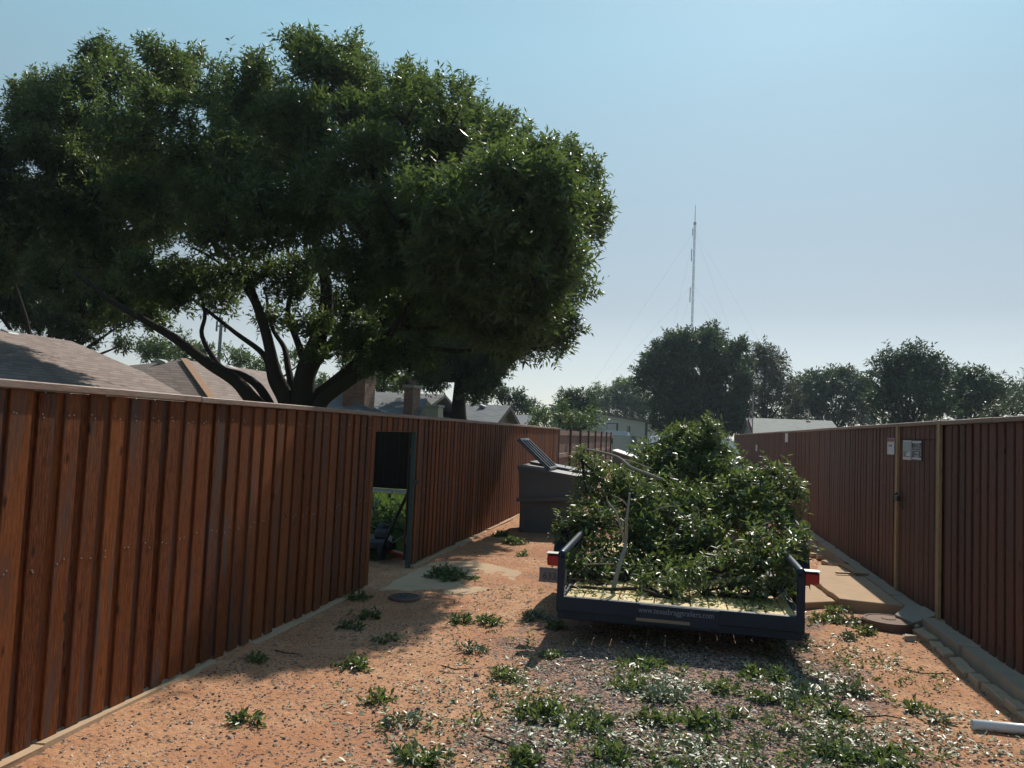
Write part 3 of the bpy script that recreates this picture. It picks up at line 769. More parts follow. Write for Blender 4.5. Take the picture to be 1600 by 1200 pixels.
t_, y0, y1, z0, z1 = sign(1425, 687.5, 1440, 720.5, 'black sign with white block letters and border on the right gate', M['signblack'])
h = z1-z0; w_ = y1-y0; cy = (y0+y1)/2
for nm, a0, a1, b0, b1 in (('border', y0+.01, y1-.01, z1-.03, z1-.012), ('border', y0+.01, y1-.01, z0+.012, z0+.03), ('border', y0+.012, y0+.02, z0+.05, z1-.05), ('border', y1-.02, y1-.012, z0+.05, z1-.05), ('border', y0+.03, y1-.03, z0+h*.485, z0+h*.51)):
    flat(t_, nm, a0, a1, b0, b1, M['signwhite'])
flat(t_, 'block', y0+w_*.16, y1-w_*.2, z0+h*.57, z0+h*.86, mat_plain('sign_grey', (.3, .31, .34), .5, 0, .1, 5, 0))
text_on('EKO', h*.27, M['signblack'], t_, (XR-.016, cy, z0+h*.72), RIGHTFACE, sx=w_/h*1.75)
text_on('7980', h*.17, M['signwhite'], t_, (XR-.014, cy-.012, z0+h*.36), RIGHTFACE, sx=w_/h*1.5)
text_on('2000', h*.17, M['signwhite'], t_, (XR-.014, cy-.012, z0+h*.2), RIGHTFACE, sx=w_/h*1.5)
for px, py, lab in ((1229, 684, 'small white house number tag near the top of the right fence'), (1182, 700, 'narrow white tag at the far end of the right fence')):
    p = WX(px, py, XR-.01); mb = MB(); mb.bevbox((0, 0, 0), (.008, .45, .20), .002); o = mb.obj('fence_tag', M['signwhite'], loc=tuple(p)); fixn(o); tag(o, lab, 'tag')

# ------------------------------------------------------------------ trailer
TX0, TX1, TY0, TY1, TB, TD = -.93, 1.0, 6.35, 10.0, .245, .365
tr = thing('utility_trailer', 'navy blue open utility trailer with yellow plank floor, piled with cut branches', 'trailer', ((TX0+TX1)/2, 8.2, 0))
mb = MB()
mb.bevbox(((TX0+TX1)/2, TY0+.03, TD-.055), (TX1-TX0, .06, .115), .006)          # rear angle
mb.bevbox(((TX0+TX1)/2, TY0+.055, TD-.145), (TX1-TX0-.02, .05, .07), .006)
for x in (TX0+.03, TX1-.03): mb.bevbox((x, (TY0+TY1)/2, TD-.055), (.055, TY1-TY0-.07, .11), .006)
mb.bevbox(((TX0+TX1)/2, TY1, TD-.055), (TX1-TX0, .06, .11), .006)
for k in range(5): mb.bbox((TX0+.06, TY0+.6+k*.62, TD-.11), (TX1-.06, TY0+.65+k*.62, TD-.042))
mb.tube([(TX0+.2, TY1-.3, TD-.09), ((TX0+TX1)/2, TY1+1.15, TD-.02)], .045, 6); mb.tube([(TX1-.2, TY1-.3, TD-.09), ((TX0+TX1)/2, TY1+1.15, TD-.02)], .045, 6)
fixn(mb.obj('frame', M['navy'], tr))
mb = MB(); mb.bevbox(((TX0+TX1)/2+.02, TY0-.012, TD-.075), (.62, .02, .15), .005); mb.bbox((-.2, TY0-.026, TD-.125), (.14, TY0-.0225, TD-.105)); fixn(mb.obj('name_plate', M['navy'], tr))
mb = MB(); mb.bbox((-.28, TY0-.0262, TD-.128), (.14, TY0-.0235, TD-.104)); mb.obj('reflective_strip', mat_plain('tan_strip', (.30, .20, .13), .6), tr)
BACK = Matrix(((1, 0, 0), (0, 0, -1), (0, 1, 0)))
M['decal'] = mat_plain('decal_white', (.24, .25, .31), .5, 0, .3, 40, 0)
text_on('www.texasbraggtrailers.com', .062, M['decal'], tr, (.03, TY0-.0235, TD-.042), BACK.to_3x3(), 'lettering', .82)
for side, x in ((-1, TX0+.03), (1, TX1-.03)):
    mb = MB(); mb.bevbox((x, TY0+.03, .47), (.058, .055, .46), .007)
    mb2 = MB(); fixn(mb.obj('corner_post', M['navy'], tr))
    for y in (TY0+1.25, TY0+2.45, TY1-.02):
        mb = MB(); mb.bevbox((x, y, .50), (.04, .04, .36), .004); fixn(mb.obj('stake', M['navy'], tr))
    mb = MB(); mb.tube([(x, TY0-.005, .705), (x, TY0+.05, .71), (x, TY1, .74)], .030, 14); mb.obj('top_rail', M['navy'], tr, smooth=True)
    # wheel with fender outside the rail
    wx = x+side*.17; wy = 8.25
    w = MB(); w.lathe([(.2, -.085), (.30, -.095), (.33, -.07), (.335, 0), (.33, .07), (.30, .095), (.2, .085)], (wx, wy, .33), 28, 'X'); wo_ = fixn(w.obj('wheel', M['rubber'], tr, smooth=False))
    rm = MB(); rm.lathe([(.05, -.06), (.17, -.05), (.2, -.088), (.2, .088), (.17, .06), (.05, .07)], (wx, wy, .33), 20, 'X')
    ro = fixn(rm.obj('rim', M['steel'], wo_, origin=tuple(tr.location)))
    f = MB(); pr = []
    for k in range(15):
        a = math.pi*(k/14); pr.append((wy+math.cos(a)*.42, .36+math.sin(a)*.42))
    vs = []; 
    for (yy, zz) in pr: vs += [(x+side*.05, yy, zz), (x+side*.29, yy, zz), (x+side*.30, yy, zz-.04*1.0)]
    f.add(vs, [(3*k, 3*k+1, 3*k+4, 3*k+3) for k in range(14)]+[(3*k+1, 3*k+2, 3*k+5, 3*k+4) for k in range(14)])
    fo = f.obj('fender', M['navy'], tr, smooth=False); md = fo.modifiers.new('thick', 'SOLIDIFY'); md.thickness = .006
x = TX0+.065; k = 0
while x < TX1-.12:
    mb = MB(); mb.bevbox((0, 0, 0), (.137, TY1-TY0-.1, .036), .004); mb.tone = RND.random()
    o = fixn(mb.obj('deck_plank', M['plank'], tr, origin=(0, 0, 0))); o.location = (x+.07-tr.location.x, (TY0+TY1)/2+.01-tr.location.y, TD-.022-tr.location.z); x += .1445
for (px, py, s_, lab) in ((866, 874, -1, 0), (1268, 903, 1, 0)):
    p = W(px, py, 6.62); mb = MB(); mb.bevbox((p[0], 6.64, p[2]), (.12, .07, .095), .012); hs = fixn(mb.obj('tail_light', M['black'], tr))
    mb = MB(); mb.bevbox((p[0], 6.60, p[2]-.006), (.112, .03, .088), .012); fixn(mb.obj('lens', M['lens'], hs, origin=tuple(tr.location)))
    mb = MB(); mb.bbox((p[0]-.064, 6.585, p[2]+.049), (p[0]+.064, 6.69, p[2]+.056)); mb.obj('hood', M['steel'], hs, origin=tuple(tr.location))
    mb = MB(); mb.bbox(tuple((min(p[0]+.05*-s_, (TX0, TX1)[s_ > 0]+.0*s_), 6.66, p[2]-.02)), (max(p[0]+.05*-s_, (TX0, TX1)[s_ > 0]), 6.675, p[2]+.02)); mb.obj('bracket', M['navy'], tr)
p = W(864, 899, 6.66); mb = MB(); mb.bevbox((p[0], 6.66, p[2]), (.24, .006, .125), .002); lp = fixn(mb.obj('licence_plate', mat_plain('plate_grey', (.20, .19, .20), .5, 0, .1, 5, 0), tr))
text_on('633-', .085, M['signblack'], tr, (p[0]-.015, 6.6555, p[2]-.01), BACK.to_3x3(), 'plate_lettering', .95)

# ------------------------------------------------------------------ pickup truck in front of the trailer
pt = thing('pickup_truck', 'white pickup truck towing the trailer, mostly hidden behind the brush pile', 'truck', (.24, 13.4, 0))
mb = MB(); cx = .24; hw = .96
mb.bevbox((cx-hw+.06, 12.45, .83), (.12, 2.0, .62), .03); mb.bevbox((cx+hw-.06, 12.45, .83), (.12, 2.0, .62), .03)
mb.bbox((cx-hw+.1, 11.5, .62), (cx+hw-.1, 13.45, .68))
mb.prism([(13.46, .5), (13.46, 1.18), (15.3, 1.18), (16.9, 1.10), (17.05, .95), (17.05, .5)], 'X', cx-hw, cx+hw)
fixn(mb.obj('body', M['white'], pt))
mb = MB(); mb.bevbox((cx, 11.44, .84), (2*hw-.02, .07, .56), .02); tg = fixn(mb.obj('tailgate', M['white'], pt))
mb = MB(); mb.bevbox((cx, 11.39, .98), (.3, .03, .06), .008); fixn(mb.obj('handle', M['black'], tg, origin=tuple(pt.location)))
mb = MB(); ct = 1.70
vs = [(cx-hw+.04, 13.48, 1.18), (cx+hw-.04, 13.48, 1.18), (cx+hw-.04, 15.6, 1.18), (cx-hw+.04, 15.6, 1.18), (cx-.70, 13.62, ct), (cx+.70, 13.62, ct), (cx+.70, 14.9, ct+.02), (cx-.70, 14.9, ct+.02)]
mb.add(vs, [(0, 1, 5, 4), (1, 2, 6, 5), (2, 3, 7, 6), (3, 0, 4, 7), (4, 5, 6, 7)]); mb.bevbox((cx, 14.25, ct+.02), (1.36, 1.24, .04), .015); fixn(mb.obj('cab', M['white'], pt))
mb = MB(); mb.add([(cx-.70, 13.497, 1.24), (cx+.70, 13.497, 1.24), (cx+.60, 13.595, 1.62), (cx-.60, 13.595, 1.62)], [(0, 1, 2, 3)]); mb.obj('rear_window', M['glass'], pt)
mb = MB(); mb.bevbox((cx-.10, 13.60, 1.665), (.20, .05, .045), .008); fixn(mb.obj('brake_light', M['lens'], pt))
mb = MB(); mb.bevbox((cx, 11.32, .52), (1.8, .12, .16), .03); fixn(mb.obj('bumper', M['chrome'], pt))
for sx in (-1, 1):
    mb = MB(); mb.bevbox((cx+sx*(hw-.06), 11.40, .92), (.11, .05, .36), .012); fixn(mb.obj('tail_light', M['lens'], pt))
    for y in (12.3, 16.0):
        w = MB(); w.lathe([(.22, -.11), (.36, -.12), (.39, -.08), (.39, .08), (.36, .12), (.22, .11)], (cx+sx*(hw-.12), y, .39), 24, 'X'); wo_ = fixn(w.obj('wheel', M['rubber'], pt))
        w = MB(); w.lathe([(.05, -.1), (.21, -.09), (.22, -.125), (.22, .125), (.21, .09), (.05, .1)], (cx+sx*(hw-.12), y, .39), 18, 'X'); fixn(w.obj('rim', M['chrome'], wo_, origin=tuple(pt.location)))

# ------------------------------------------------------------------ dumpsters
DY0, DY1 = 12.9, 14.55
dx0, dx1 = -2.62, -1.545
dm = thing('dumpster', 'brown-grey steel dumpster with sloping top and one lid thrown open, by the left fence', 'dumpster', ((dx0+dx1)/2, 13.7, 0))
mb = MB(); zt0, zt1 = 1.12, .985
mb.prism([(dx0+.02, .56), (dx1-.0, .66), (dx1, zt1), (dx0, zt0)], 'Y', DY0, DY1)
mb.prism([(dx0+.04, .0), (dx1-.18, .0), (dx1-.05, .62), (dx0+.04, .54)], 'Y', DY0+.05, DY1-.05)
mb.prism([(dx0-.02, zt0-.055), (dx1+.03, zt1-.055), (dx1+.03, zt1+.005), (dx0-.02, zt0+.005)], 'Y', DY0-.03, DY0+.03)
mb.prism([(dx0-.02, zt0-.055), (dx1+.03, zt1-.055), (dx1+.03, zt1+.005), (dx0-.02, zt0+.005)], 'Y', DY1-.03, DY1+.03)
mb.bbox((dx1-.02, DY0+.03, zt1-.06), (dx1+.035, DY1-.03, zt1+.003)); mb.bbox((dx0-.03, DY0+.03, zt0-.06), (dx0+.03, DY1-.03, zt0+.003))
fixn(mb.obj('body', M['dump'], dm))
mb = MB(); mb.prism([(dx0-.01, .515), (dx1+.0, .60), (dx1, .665), (dx0-.01, .58)], 'Y', DY0-.045, DY0+.02); fixn(mb.obj('side_rib', M['dump'], dm))
mb = MB()
for a_ in (.12, .9): mb.bevbox((dx0+a_, DY0-.03, .2), (.05, .05, .38), .006)
fixn(mb.obj('leg', M['dump'], dm))
mb = MB(); mb.prism([(dx0+.02, zt0+.012), (dx1+.02, zt1+.012), (dx1+.02, zt1+.04), (dx0+.02, zt0+.05)], 'Y', DY0+.88, DY1-.02); fixn(mb.obj('lid', M['lidplastic'], dm))
# open lid thrown back, ribbed
p0 = Vector(W(808, 687, DY0+.02)); p1 = Vector(W(858, 736, DY0+.02)); d = (p1-p0); d.y = 0; ln = d.length; ang = math.atan2(d.z, d.x)
R = Matrix.Rotation(-ang, 3, 'Y'); c = (p0+p1)/2+Vector((0, .42, 0))
mb = MB(); mb.bevbox(c, (ln, .84, .03), .008, R); lo = fixn(mb.obj('lid', M['lidplastic'], dm, label='ribbed grey lid standing open at a slant'))
mb = MB(); up = R @ Vector((0, 0, 1))
for yy in (-.38, -.13, .13, .38): mb.bevbox(c+up*.03+Vector((0, yy, 0)), (ln*.96, .06, .035), .01, R)
for xx in (-.46, .46): mb.bevbox(c+up*.03+R @ Vector((xx*ln, 0, 0)), (.05, .82, .036), .01, R)
fixn(mb.obj('ribs', M['lidplastic'], lo, origin=tuple(dm.location)))
mb = MB(); mb.bevbox((dx1+.05, DY0+.8, .82), (.05, 1.5, .10), .01); mb.bevbox((dx1+.055, DY0+.25, .72), (.06, .12, .34), .01); fixn(mb.obj('fork_pocket', M['dump'], dm))
# faint stencil lettering
d2 = thing('dumpster', 'second grey dumpster with a pale closed lid further along the left fence', 'dumpster', (-2.2, 27, 0))
a0, a1 = W(958, 705, 25.5), W(984, 712, 25.5)
mb = MB(); mb.prism([(a0[0], 0), (a1[0]+.15, 0), (a1[0]+.2, a1[2]-.1), (a0[0], a0[2])], 'Y', 25.5, 27.6); fixn(mb.obj('body', M['dump'], d2))
mb = MB(); mb.prism([(a0[0]-.02, a0[2]+.005), (a1[0]+.24, a1[2]-.095), (a1[0]+.24, a1[2]-.07), (a0[0]-.02, a0[2]+.04)], 'Y', 25.4, 27.7); fixn(mb.obj('lid', M['signwhite'], d2))
mb = MB(); mb.bevbox((a1[0]+.26, 26.4, .75), (.06, 1.9, .12), .01); fixn(mb.obj('fork_pocket', M['dump'], d2))
rb = thing('rubbish_bin', 'dark green wheeled bin standing at the far end of the right fence', 'bin', (2.0, 27, 0))
p = W(1141, 719, 27); mb = MB(); mb.box((p[0]+.1, 27, p[2]/2-.03), (.62, .7, p[2]-.05)); fixn(mb.obj('body', M['greenbin'], rb))
mb = MB(); mb.bevbox((p[0]+.1, 27, p[2]-.02), (.68, .78, .10), .03); fixn(mb.obj('lid', M['greenbin'], rb))
for s_ in (-1, 1): mb = MB(); mb.lathe([(.12, -.03), (.12, .03)], (p[0]+.1+s_*.3, 27.3, .12), 16, 'X'); mb.obj('wheel', M['rubber'], rb)

# ------------------------------------------------------------------ things in the gateway
lm = thing('lawn_mower', 'dark push mower with a long slanting black handle, parked just inside the left gateway', 'mower', (-3.75, 9.55, 0))
mb = MB(); mb.bevbox((-3.85, 9.6, .17), (.48, .52, .15), .04, Matrix.Rotation(.3, 3, 'Z')); fixn(mb.obj('deck', M['black'], lm))
mb = MB(); mb.bevbox((-3.72, 9.56, .30), (.2, .22, .14), .04, Matrix.Rotation(.3, 3, 'Z')); mb.lathe([(.07, 0), (.07, .05), (.04, .07)], (-3.72, 9.56, .36), 14); fixn(mb.obj('engine', M['dkiron'], lm))
for k, (x, y) in enumerate(((-4.05, 9.4), (-3.6, 9.28), (-4.12, 9.85), (-3.68, 9.8))):
    w = MB(); w.lathe([(.05, -.025), (.1, -.03), (.11, 0), (.1, .03), (.05, .025)], (x, y, .11), 16, 'X'); wo_ = fixn(w.obj('wheel', M['rubber'], lm))
h0 = W(600, 850, 9.4); h1 = W(641, 762, 9.2)
mb = MB(); mb.tube([(-3.8, 9.45, .2), tuple(h0), tuple(h1), (h1[0]+.03, h1[1]-.02, h1[2]+.02)], .02, 8); mb.tube([tuple(h1-[0, .05, 0]), tuple(h1+[.1, .15, .02])], .018, 8); mb.obj('handle', M['black'], lm, smooth=True)
mb = MB(); a_, b_2 = W(598, 857, 9.5), W(634, 836, 9.9); mb.tube([tuple(a_), tuple(b_2)], .012, 8); o = mb.obj('garden_rake', M['steel'], origin=tuple(a_)); tag(o, 'thin grey rake handle lying low behind the mower in the gateway', 'tool')
mb = MB(); p = G(622, 868); mb.prism([(-.16, 0), (.16, 0), (.13, .05), (-.05, .09), (-.14, .07)], 'Y', -.06, .06); o = mb.obj('garden_hose_reel', M['red'], loc=(p[0]-.05, p[1], -.02)); fixn(o); tag(o, 'small red plastic tool lying on bare soil just inside the gateway', 'tool')
def shrub(label, c, R, mat, seed, n=60, lw=.03, ll=.09, name='shrub'):
    root = thing(name, label, 'shrub', (c[0], c[1], 0)); lumps = [(np.array(c), R)]
    P, D = lump_shoots(lumps, n, seed, .4, .4); link('leaves', shoots_mesh('leaves', P-np.array([c[0], c[1], 0]), D, 9, .12, ll, lw, mat, seed=seed), root)
    mb = MB(); twigs_for(mb, [((c[0], c[1], c[2]*.6), R)], 12, .012, seed); mb.obj('stems', M['darktwig'], root)
p = G(598, 835); shrub('pale glossy shrub at the left side of the gateway opening', (p[0]-.1, p[1], .26), (.34, .35, .26), M['leaf_litter'], 31)
p = G(634, 845); shrub('dark rounded shrub at the right side of the gateway opening', (p[0]-.1, p[1]+.3, .2), (.42, .35, .2), M['leaf_big'], 32)

# ------------------------------------------------------------------ houses
def poly_roof(name, V, faces, mat, root, th=.12):
    mb = MB(); mb.add(V, faces); o = mb.obj(name, mat, root); m = o.modifiers.new('thick', 'SOLIDIFY'); m.thickness = th; m.offset = -1; return o
def vent(root, p, s=.3):
    mb = MB(); mb.bevbox((p[0], p[1], p[2]+.08), (s, s*1.2, .13), .02, Matrix.Rotation(.35, 3, 'Y')); fixn(mb.obj('roof_vent', M['steel'], root))
def ridge_cap(root, a_, b_2, mat, r=.06, n=14):
    a_ = Vector([float(q) for q in a_]); b_2 = Vector([float(q) for q in b_2]); d = (b_2-a_)
    for k in range(n):
        mb = MB(); mb.tone = RND.random(); q = Vector.to_track_quat(d, 'Y', 'Z').to_matrix()
        c = a_.lerp(b_2, (k+.5)/n); mb.bevbox(c+Vector((0, 0, .03)), (.2, d.length/n*1.08, .03), .01, q); fixn(mb.obj('ridge_cap', mat, root))
# brown roofed house
hb = thing('house', 'brick house with a brown shingle hip roof behind the left fence', 'house', (-13, 14, 0))
e = 2.05
RX = -18.2; R1 = WX(112, 533, RX); rz_ = R1[2]
ex = -7.9
A_ = (RX, 6.0, rz_); B_ = (RX, R1[1], rz_)
Q_ = WX(200, 571, -15.4); k_ = (rz_-e)/(rz_-Q_[2]); v2 = (B_[0]+(Q_[0]-B_[0])*k_, B_[1]+(Q_[1]-B_[1])*k_, e); ex = v2[0]
v1 = (ex, 0.0, e); v3 = (2*RX-ex, v2[1], e); v4 = (2*RX-ex, 0, e)
poly_roof('roof', [A_, B_, v1, v2, v3, v4], [(0, 2, 3, 1), (1, 3, 4), (0, 1, 4, 5)], M['roofbrown'], hb)
ap = W(287, 562, 20.0); rid2 = W(150, 579, 19.5); far = W(418, 581, 27); lo1 = W(338, 632, 17.5); 
apx = (ap[0], ap[1], ap[2])
c_near = W(330, 622, 17.3); dirn = c_near-ap; tt = (ap[2]-2.0)/(ap[2]-c_near[2]); c_near = ap+dirn*tt
le_ = W(202, 571, 19.9); left_end = tuple(le_)
wl_ = (le_[0]+.6, c_near[1]-.1, 2.0)
farr = (far[0], far[1], far[2]); far_e = (c_near[0]+.4, far[1]+1.0, 2.0)
poly_roof('roof', [apx, left_end, wl_, tuple(c_near), farr, far_e], [(0, 1, 2, 3), (0, 3, 5, 4)], M['roofbrown'], hb)
poly_roof('roof', [apx, left_end, farr, (ap[0]-7, far[1], 2.0)], [(0, 2, 3, 1)], M['roofbrown'], hb)
ridge_cap(hb, (apx[0], apx[1], apx[2]), tuple(ap+(c_near-ap)*.97), M['ridge'])
for px, py, Y in ((257, 566, 19.9), (362, 575, 23.5), (397, 581, 25.6)): p = W(px, py, Y); vent(hb, p-[0, 0, .1])
p = WX(14, 522, RX+.2); vent(hb, p-[0, 0, .06], .3)
mb = MB(); mb.bbox((-25, 2, 0), (ex-.5, v2[1]-.6, e-.05)); mb.bbox((ap[0]-7, 20.3, 0), (c_near[0]-.4, 27, 1.97)); mb.obj('wall', M['brickred'], hb)
# grey roofed house with two brick chimneys
hg = thing('house', 'house with grey shingle roofs and two brick chimneys behind the big tree', 'house', (-10, 27, 0))
Yr = 32
a_, b_2 = W(500, 609, Yr), W(655, 615, Yr)
poly_roof('roof', [tuple(a_), (b_2[0]+1.2, Yr, b_2[2]), (b_2[0]+1.2, Yr-6.0, 1.5), (a_[0], Yr-6, 1.5), (a_[0], Yr+6, 1.5), (b_2[0]+1.2, Yr+6, 1.5)], [(0, 3, 2, 1), (0, 1, 5, 4)], M['roofgrey'], hg)
f0, f1, f2, f3 = W(395, 585, 26), W(520, 606, 23), W(600, 650, 21), W(400, 660, 21)
poly_roof('roof', [tuple(f0), tuple(f1), tuple(f2), tuple(f3)], [(0, 3, 2, 1)], M['roofgrey'], hg)
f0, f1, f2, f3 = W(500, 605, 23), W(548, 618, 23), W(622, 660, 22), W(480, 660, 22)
poly_roof('roof', [tuple(f0+[0, .3, 0]), tuple(f1+[0, .3, 0]), tuple(f2+[0, .3, 0]), tuple(f3+[0, .3, 0])], [(0, 3, 2, 1)], mat_shingle('shade_toned_shingles', (.10, .105, .11), (.16, .16, .165)), hg)  # front slope: its shade put into a darker copy of the grey shingles
f0, f1, f2, f3 = W(648, 624, 27.4), W(667, 622, 27.6), W(650, 652, 25.5), W(600, 660, 25)
poly_roof('roof', [tuple(f0), tuple(f1), tuple(f2), tuple(f3)], [(0, 3, 2, 1)], M['roofgrey'], hg)
mb = MB(); g1 = [W(667, 625, 27.7), W(640, 652, 27.0), W(640, 690, 27.0), W(700, 690, 28), W(698, 655, 28)]
mb.add([tuple(p) for p in g1], [(0, 1, 2, 3, 4)]); mb.bbox((a_[0]+.6, Yr-5.4, 0), (b_2[0]+.8, Yr+5.4, 1.5)); mb.obj('wall', M['stone'], hg)
def chimney(root, px0, px1, ptop, Y, dep, mat, label, z0=1.2, capm=None):
    a_, b_2 = W(px0, ptop, Y), W(px1, ptop, Y); z1 = a_[2]
    mb = MB(); mb.bbox((a_[0], Y, z0), (b_2[0], Y+dep, z1-.1)); c_ = mb.obj('chimney', mat, root, label=label)
    mb = MB(); mb.bbox((a_[0]-.05, Y-.05, z1-.1), (b_2[0]+.05, Y+dep+.05, z1)); mb.obj('chimney_cap', capm or M['concrete'], c_, origin=tuple(root.location))
    mb = MB(); xm = (a_[0]+b_2[0])/2; mb.lathe([(.12, 0), (.11, .18)], (xm, Y+dep/2, z1), 12); mb.obj('chimney_pot', M['rustiron'], c_, origin=tuple(root.location))
chimney(hg, 538, 572, 577, 22, .8, M['brickred'], 'wide brick chimney behind the tree limbs')
chimney(hg, 632, 646, 601, 25.5, .8, M['brickred'], 'narrower brick chimney with a sunlit side')
hc = thing('block_chimney', 'short cream block chimney right of the brick chimneys, above the left fence', 'chimney', (-7.6, 26, 0))
a_, b_2 = W(667, 632, 26), W(685, 632, 26); mb = MB(); mb.bbox((a_[0], 26, 0), (b_2[0], 26.6, a_[2]-.08)); mb.obj('stack', M['cream'], hc)
mb = MB(); mb.bevbox(((a_[0]+b_2[0])/2, 26.3, a_[2]-.04), (b_2[0]-a_[0]+.08, .68, .08), .01); fixn(mb.obj('cap', M['cream'], hc))
def gable_house(label, px0, px1, pyr, Y, half, zroof, zeave, mroof, mwall, over=.4, gend=1, vents=(), cat='house', trim=True):
    """ridge parallel to X at depth Y from px0 to px1; slope faces the camera"""
    a_, b_2 = W(px0, pyr, Y), W(px1, pyr, Y); zr = zroof or (a_[2]+b_2[2])/2; x0, x1 = a_[0], b_2[0]
    root = thing('house', label, cat, ((x0+x1)/2, Y, 0))
    poly_roof('roof', [(x0, Y, zr), (x1, Y, zr), (x1, Y-half, zeave), (x0, Y-half, zeave), (x0, Y+half, zeave), (x1, Y+half, zeave)], [(0, 3, 2, 1), (0, 1, 5, 4)], mroof, root)
    mb = MB(); k = (half-over)/half
    mb.prism([(Y-half+over, 0), (Y+half-over, 0), (Y+half-over, zeave+.05), (Y, zr-.15), (Y-half+over, zeave+.05)], 'X', x0+over, x1-over); fixn(mb.obj('wall', mwall, root))
    if trim:
        for s_ in (-1, 1):
            mb = MB(); xx = x1+.0; mb.add([(xx+.01, Y, zr+.01), (xx+.01, Y+s_*half, zeave+.01), (xx+.01, Y+s_*half, zeave-.2), (xx+.01, Y, zr-.22), (xx+.04, Y, zr+.01), (xx+.04, Y+s_*half, zeave+.01), (xx+.04, Y+s_*half, zeave-.2), (xx+.04, Y, zr-.22)],
                          [(0, 1, 2, 3), (4, 7, 6, 5), (0, 4, 5, 1), (3, 2, 6, 7)]); mb.obj('barge_board', M['darktrim'], root)
    for px, py in vents: p = W(px, py, Y-.5); vent(root, p-[0, 0, .08], .3)
    return root
hh = gable_house('grey roofed house with a stone gable right of the second tree trunk', 655, 797, 631, 36, 4.2, None, 1.5, M['roofgrey'], M['stone'], vents=((754, 635),))
gable_house('low grey roof beyond the stone gable, above the left fence', 790, 834, 648, 52, 4.5, None, 1.6, M['roofgrey'], M['sidewall'])
# beige metal building
bb = thing('metal_building', 'long beige metal building with a flat sloping roof beyond the end of the left fence', 'building', (-6, 76, 0))
p0, p1 = W(860, 648, 90), W(1011, 660, 74)
mb = MB(); vs = [(p0[0], p0[1], 0), (p1[0], p1[1], 0), (p1[0]+3.5, p1[1]+26, 0), (p0[0]+3, p0[1]+26, 0), (p0[0], p0[1], p0[2]+1.0), (p1[0], p1[1], p1[2]), (p1[0]+3.5, p1[1]+26, p1[2]), (p0[0]+3, p0[1]+26, p0[2]+1.0)]
mb.add(vs, [(0, 1, 5, 4), (1, 2, 6, 5), (2, 3, 7, 6), (3, 0, 4, 7), (4, 5, 6, 7)]); mb.obj('wall', M['beige'], bb)
mb = MB(); up = Vector((0, 0, .10)); q = [Vector(v) for v in vs[4:]]; c = sum(q, Vector())/4; q = [c+(v-c)*1.03 for v in q]
mb.add([tuple(v+up*.2) for v in q]+[tuple(v+up*2.2) for v in q], [(3, 2, 1, 0), (4, 5, 6, 7), (0, 1, 5, 4), (1, 2, 6, 5), (2, 3, 7, 6), (3, 0, 4, 7)]); mb.obj('roof', M['darktrim'], bb)
mb = MB(); mb.tube([(p1[0]-.05, p1[1]-.1, 0), (p1[0]-.05, p1[1]-.1, p1[2])], .12, 8); mb.obj('downpipe', M['darktrim'], bb)
dwall = Vector((p1[0]-p0[0], p1[1]-p0[1], 0)).normalized(); nwall = Vector((dwall.y, -dwall.x, 0))
if nwall.y > 0: nwall = -nwall
Rw = Matrix.Rotation(math.atan2(dwall.y, dwall.x), 3, 'Z')
for px, py, ww, wh in ((958, 668, 2.0, .9), (983, 670, .5, .5)):
    p = Vector(p0); tpar = (px-860)/151.0; Yw = 1/((1-tpar)/90+tpar/74); c = Vector(W(px, py, Yw))
    off = (c-Vector(p0)); off.z = 0; dist = off.dot(nwall); c = c-nwall*dist+nwall*.03
    mb = MB(); mb.box(c, (ww, .08, wh), Rw); f_ = mb.obj('window', M['darktrim'], bb); mb = MB(); mb.box(c+nwall*.06, (ww*.85, .03, wh*.8), Rw); mb.obj('pane', M['glass'] if ww < 1 else mat_plain('pale_pane', (.35, .35, .35), .3), f_, origin=tuple(bb.location))
# white van top behind the teal fence
vv = thing('parked_van', 'white vehicle whose rounded roof shows above the faded teal fence', 'van', (-4.2, 58, 0))
a_, b_2 = W(948, 673, 58), W(984, 675, 58); x0, x1 = a_[0]-.3, b_2[0]; zt = W(960, 672.5, 58)[2]
mb = MB(); mb.prism([(x0, .5), (x1, .5), (x1, 1.35), (x1-.15, zt-.12), (x1-.5, zt-.04), (x0+.35, zt), (x0+.1, zt-.1), (x0, 1.5)], 'Y', 58, 59.8); fixn(mb.obj('body', M['white'], vv))
mb = MB(); mb.bbox((x0+.2, 57.98, 1.1), (x1-.3, 58.0, 1.5)); mb.obj('window', M['glass'], vv)
for x in (x0+.3, x1-.3): mb = MB(); mb.lathe([(.3, -.1), (.3, .1)], (x, 58.1, .3), 16, 'Y'); mb.obj('wheel', M['rubber'], vv)
# house on the right
hr = gable_house('low house with a pale grey roof beyond the right fence', 1165, 1300, 655, 58, 4.6, None, 2.2, M['roofpale'], M['sidewall'], trim=False, vents=((1263, 659),))
mb = MB(); L = hr.location; p = W(1163, 655, 58); mb.add([(p[0]+.3, 58-4.4, 0), (p[0]+.3, 58+4.4, 0), (p[0]+.3, 58+4.4, 2.2), (p[0]+.3, 58, p[2]-.1), (p[0]+.3, 58-4.4, 2.2)], [(0, 1, 2, 3, 4)]); mb.obj('gable', M['beige'], hr)
fp = thing('flag_pole', 'thin pole with a drooping red and white flag in front of the pale roofed house', 'flag', (4.4, 50, 0))
p = W(1177, 612, 50); mb = MB(); mb.tube([(p[0], 50, 0), (p[0], 50, p[2])], [.045, .03], 8); mb.obj('pole', M['steel'], fp)
t = NT('striped_flag'); v = t.coord(); s_ = t.N('ShaderNodeSeparateXYZ'); t.L(v, s_.inputs[0])
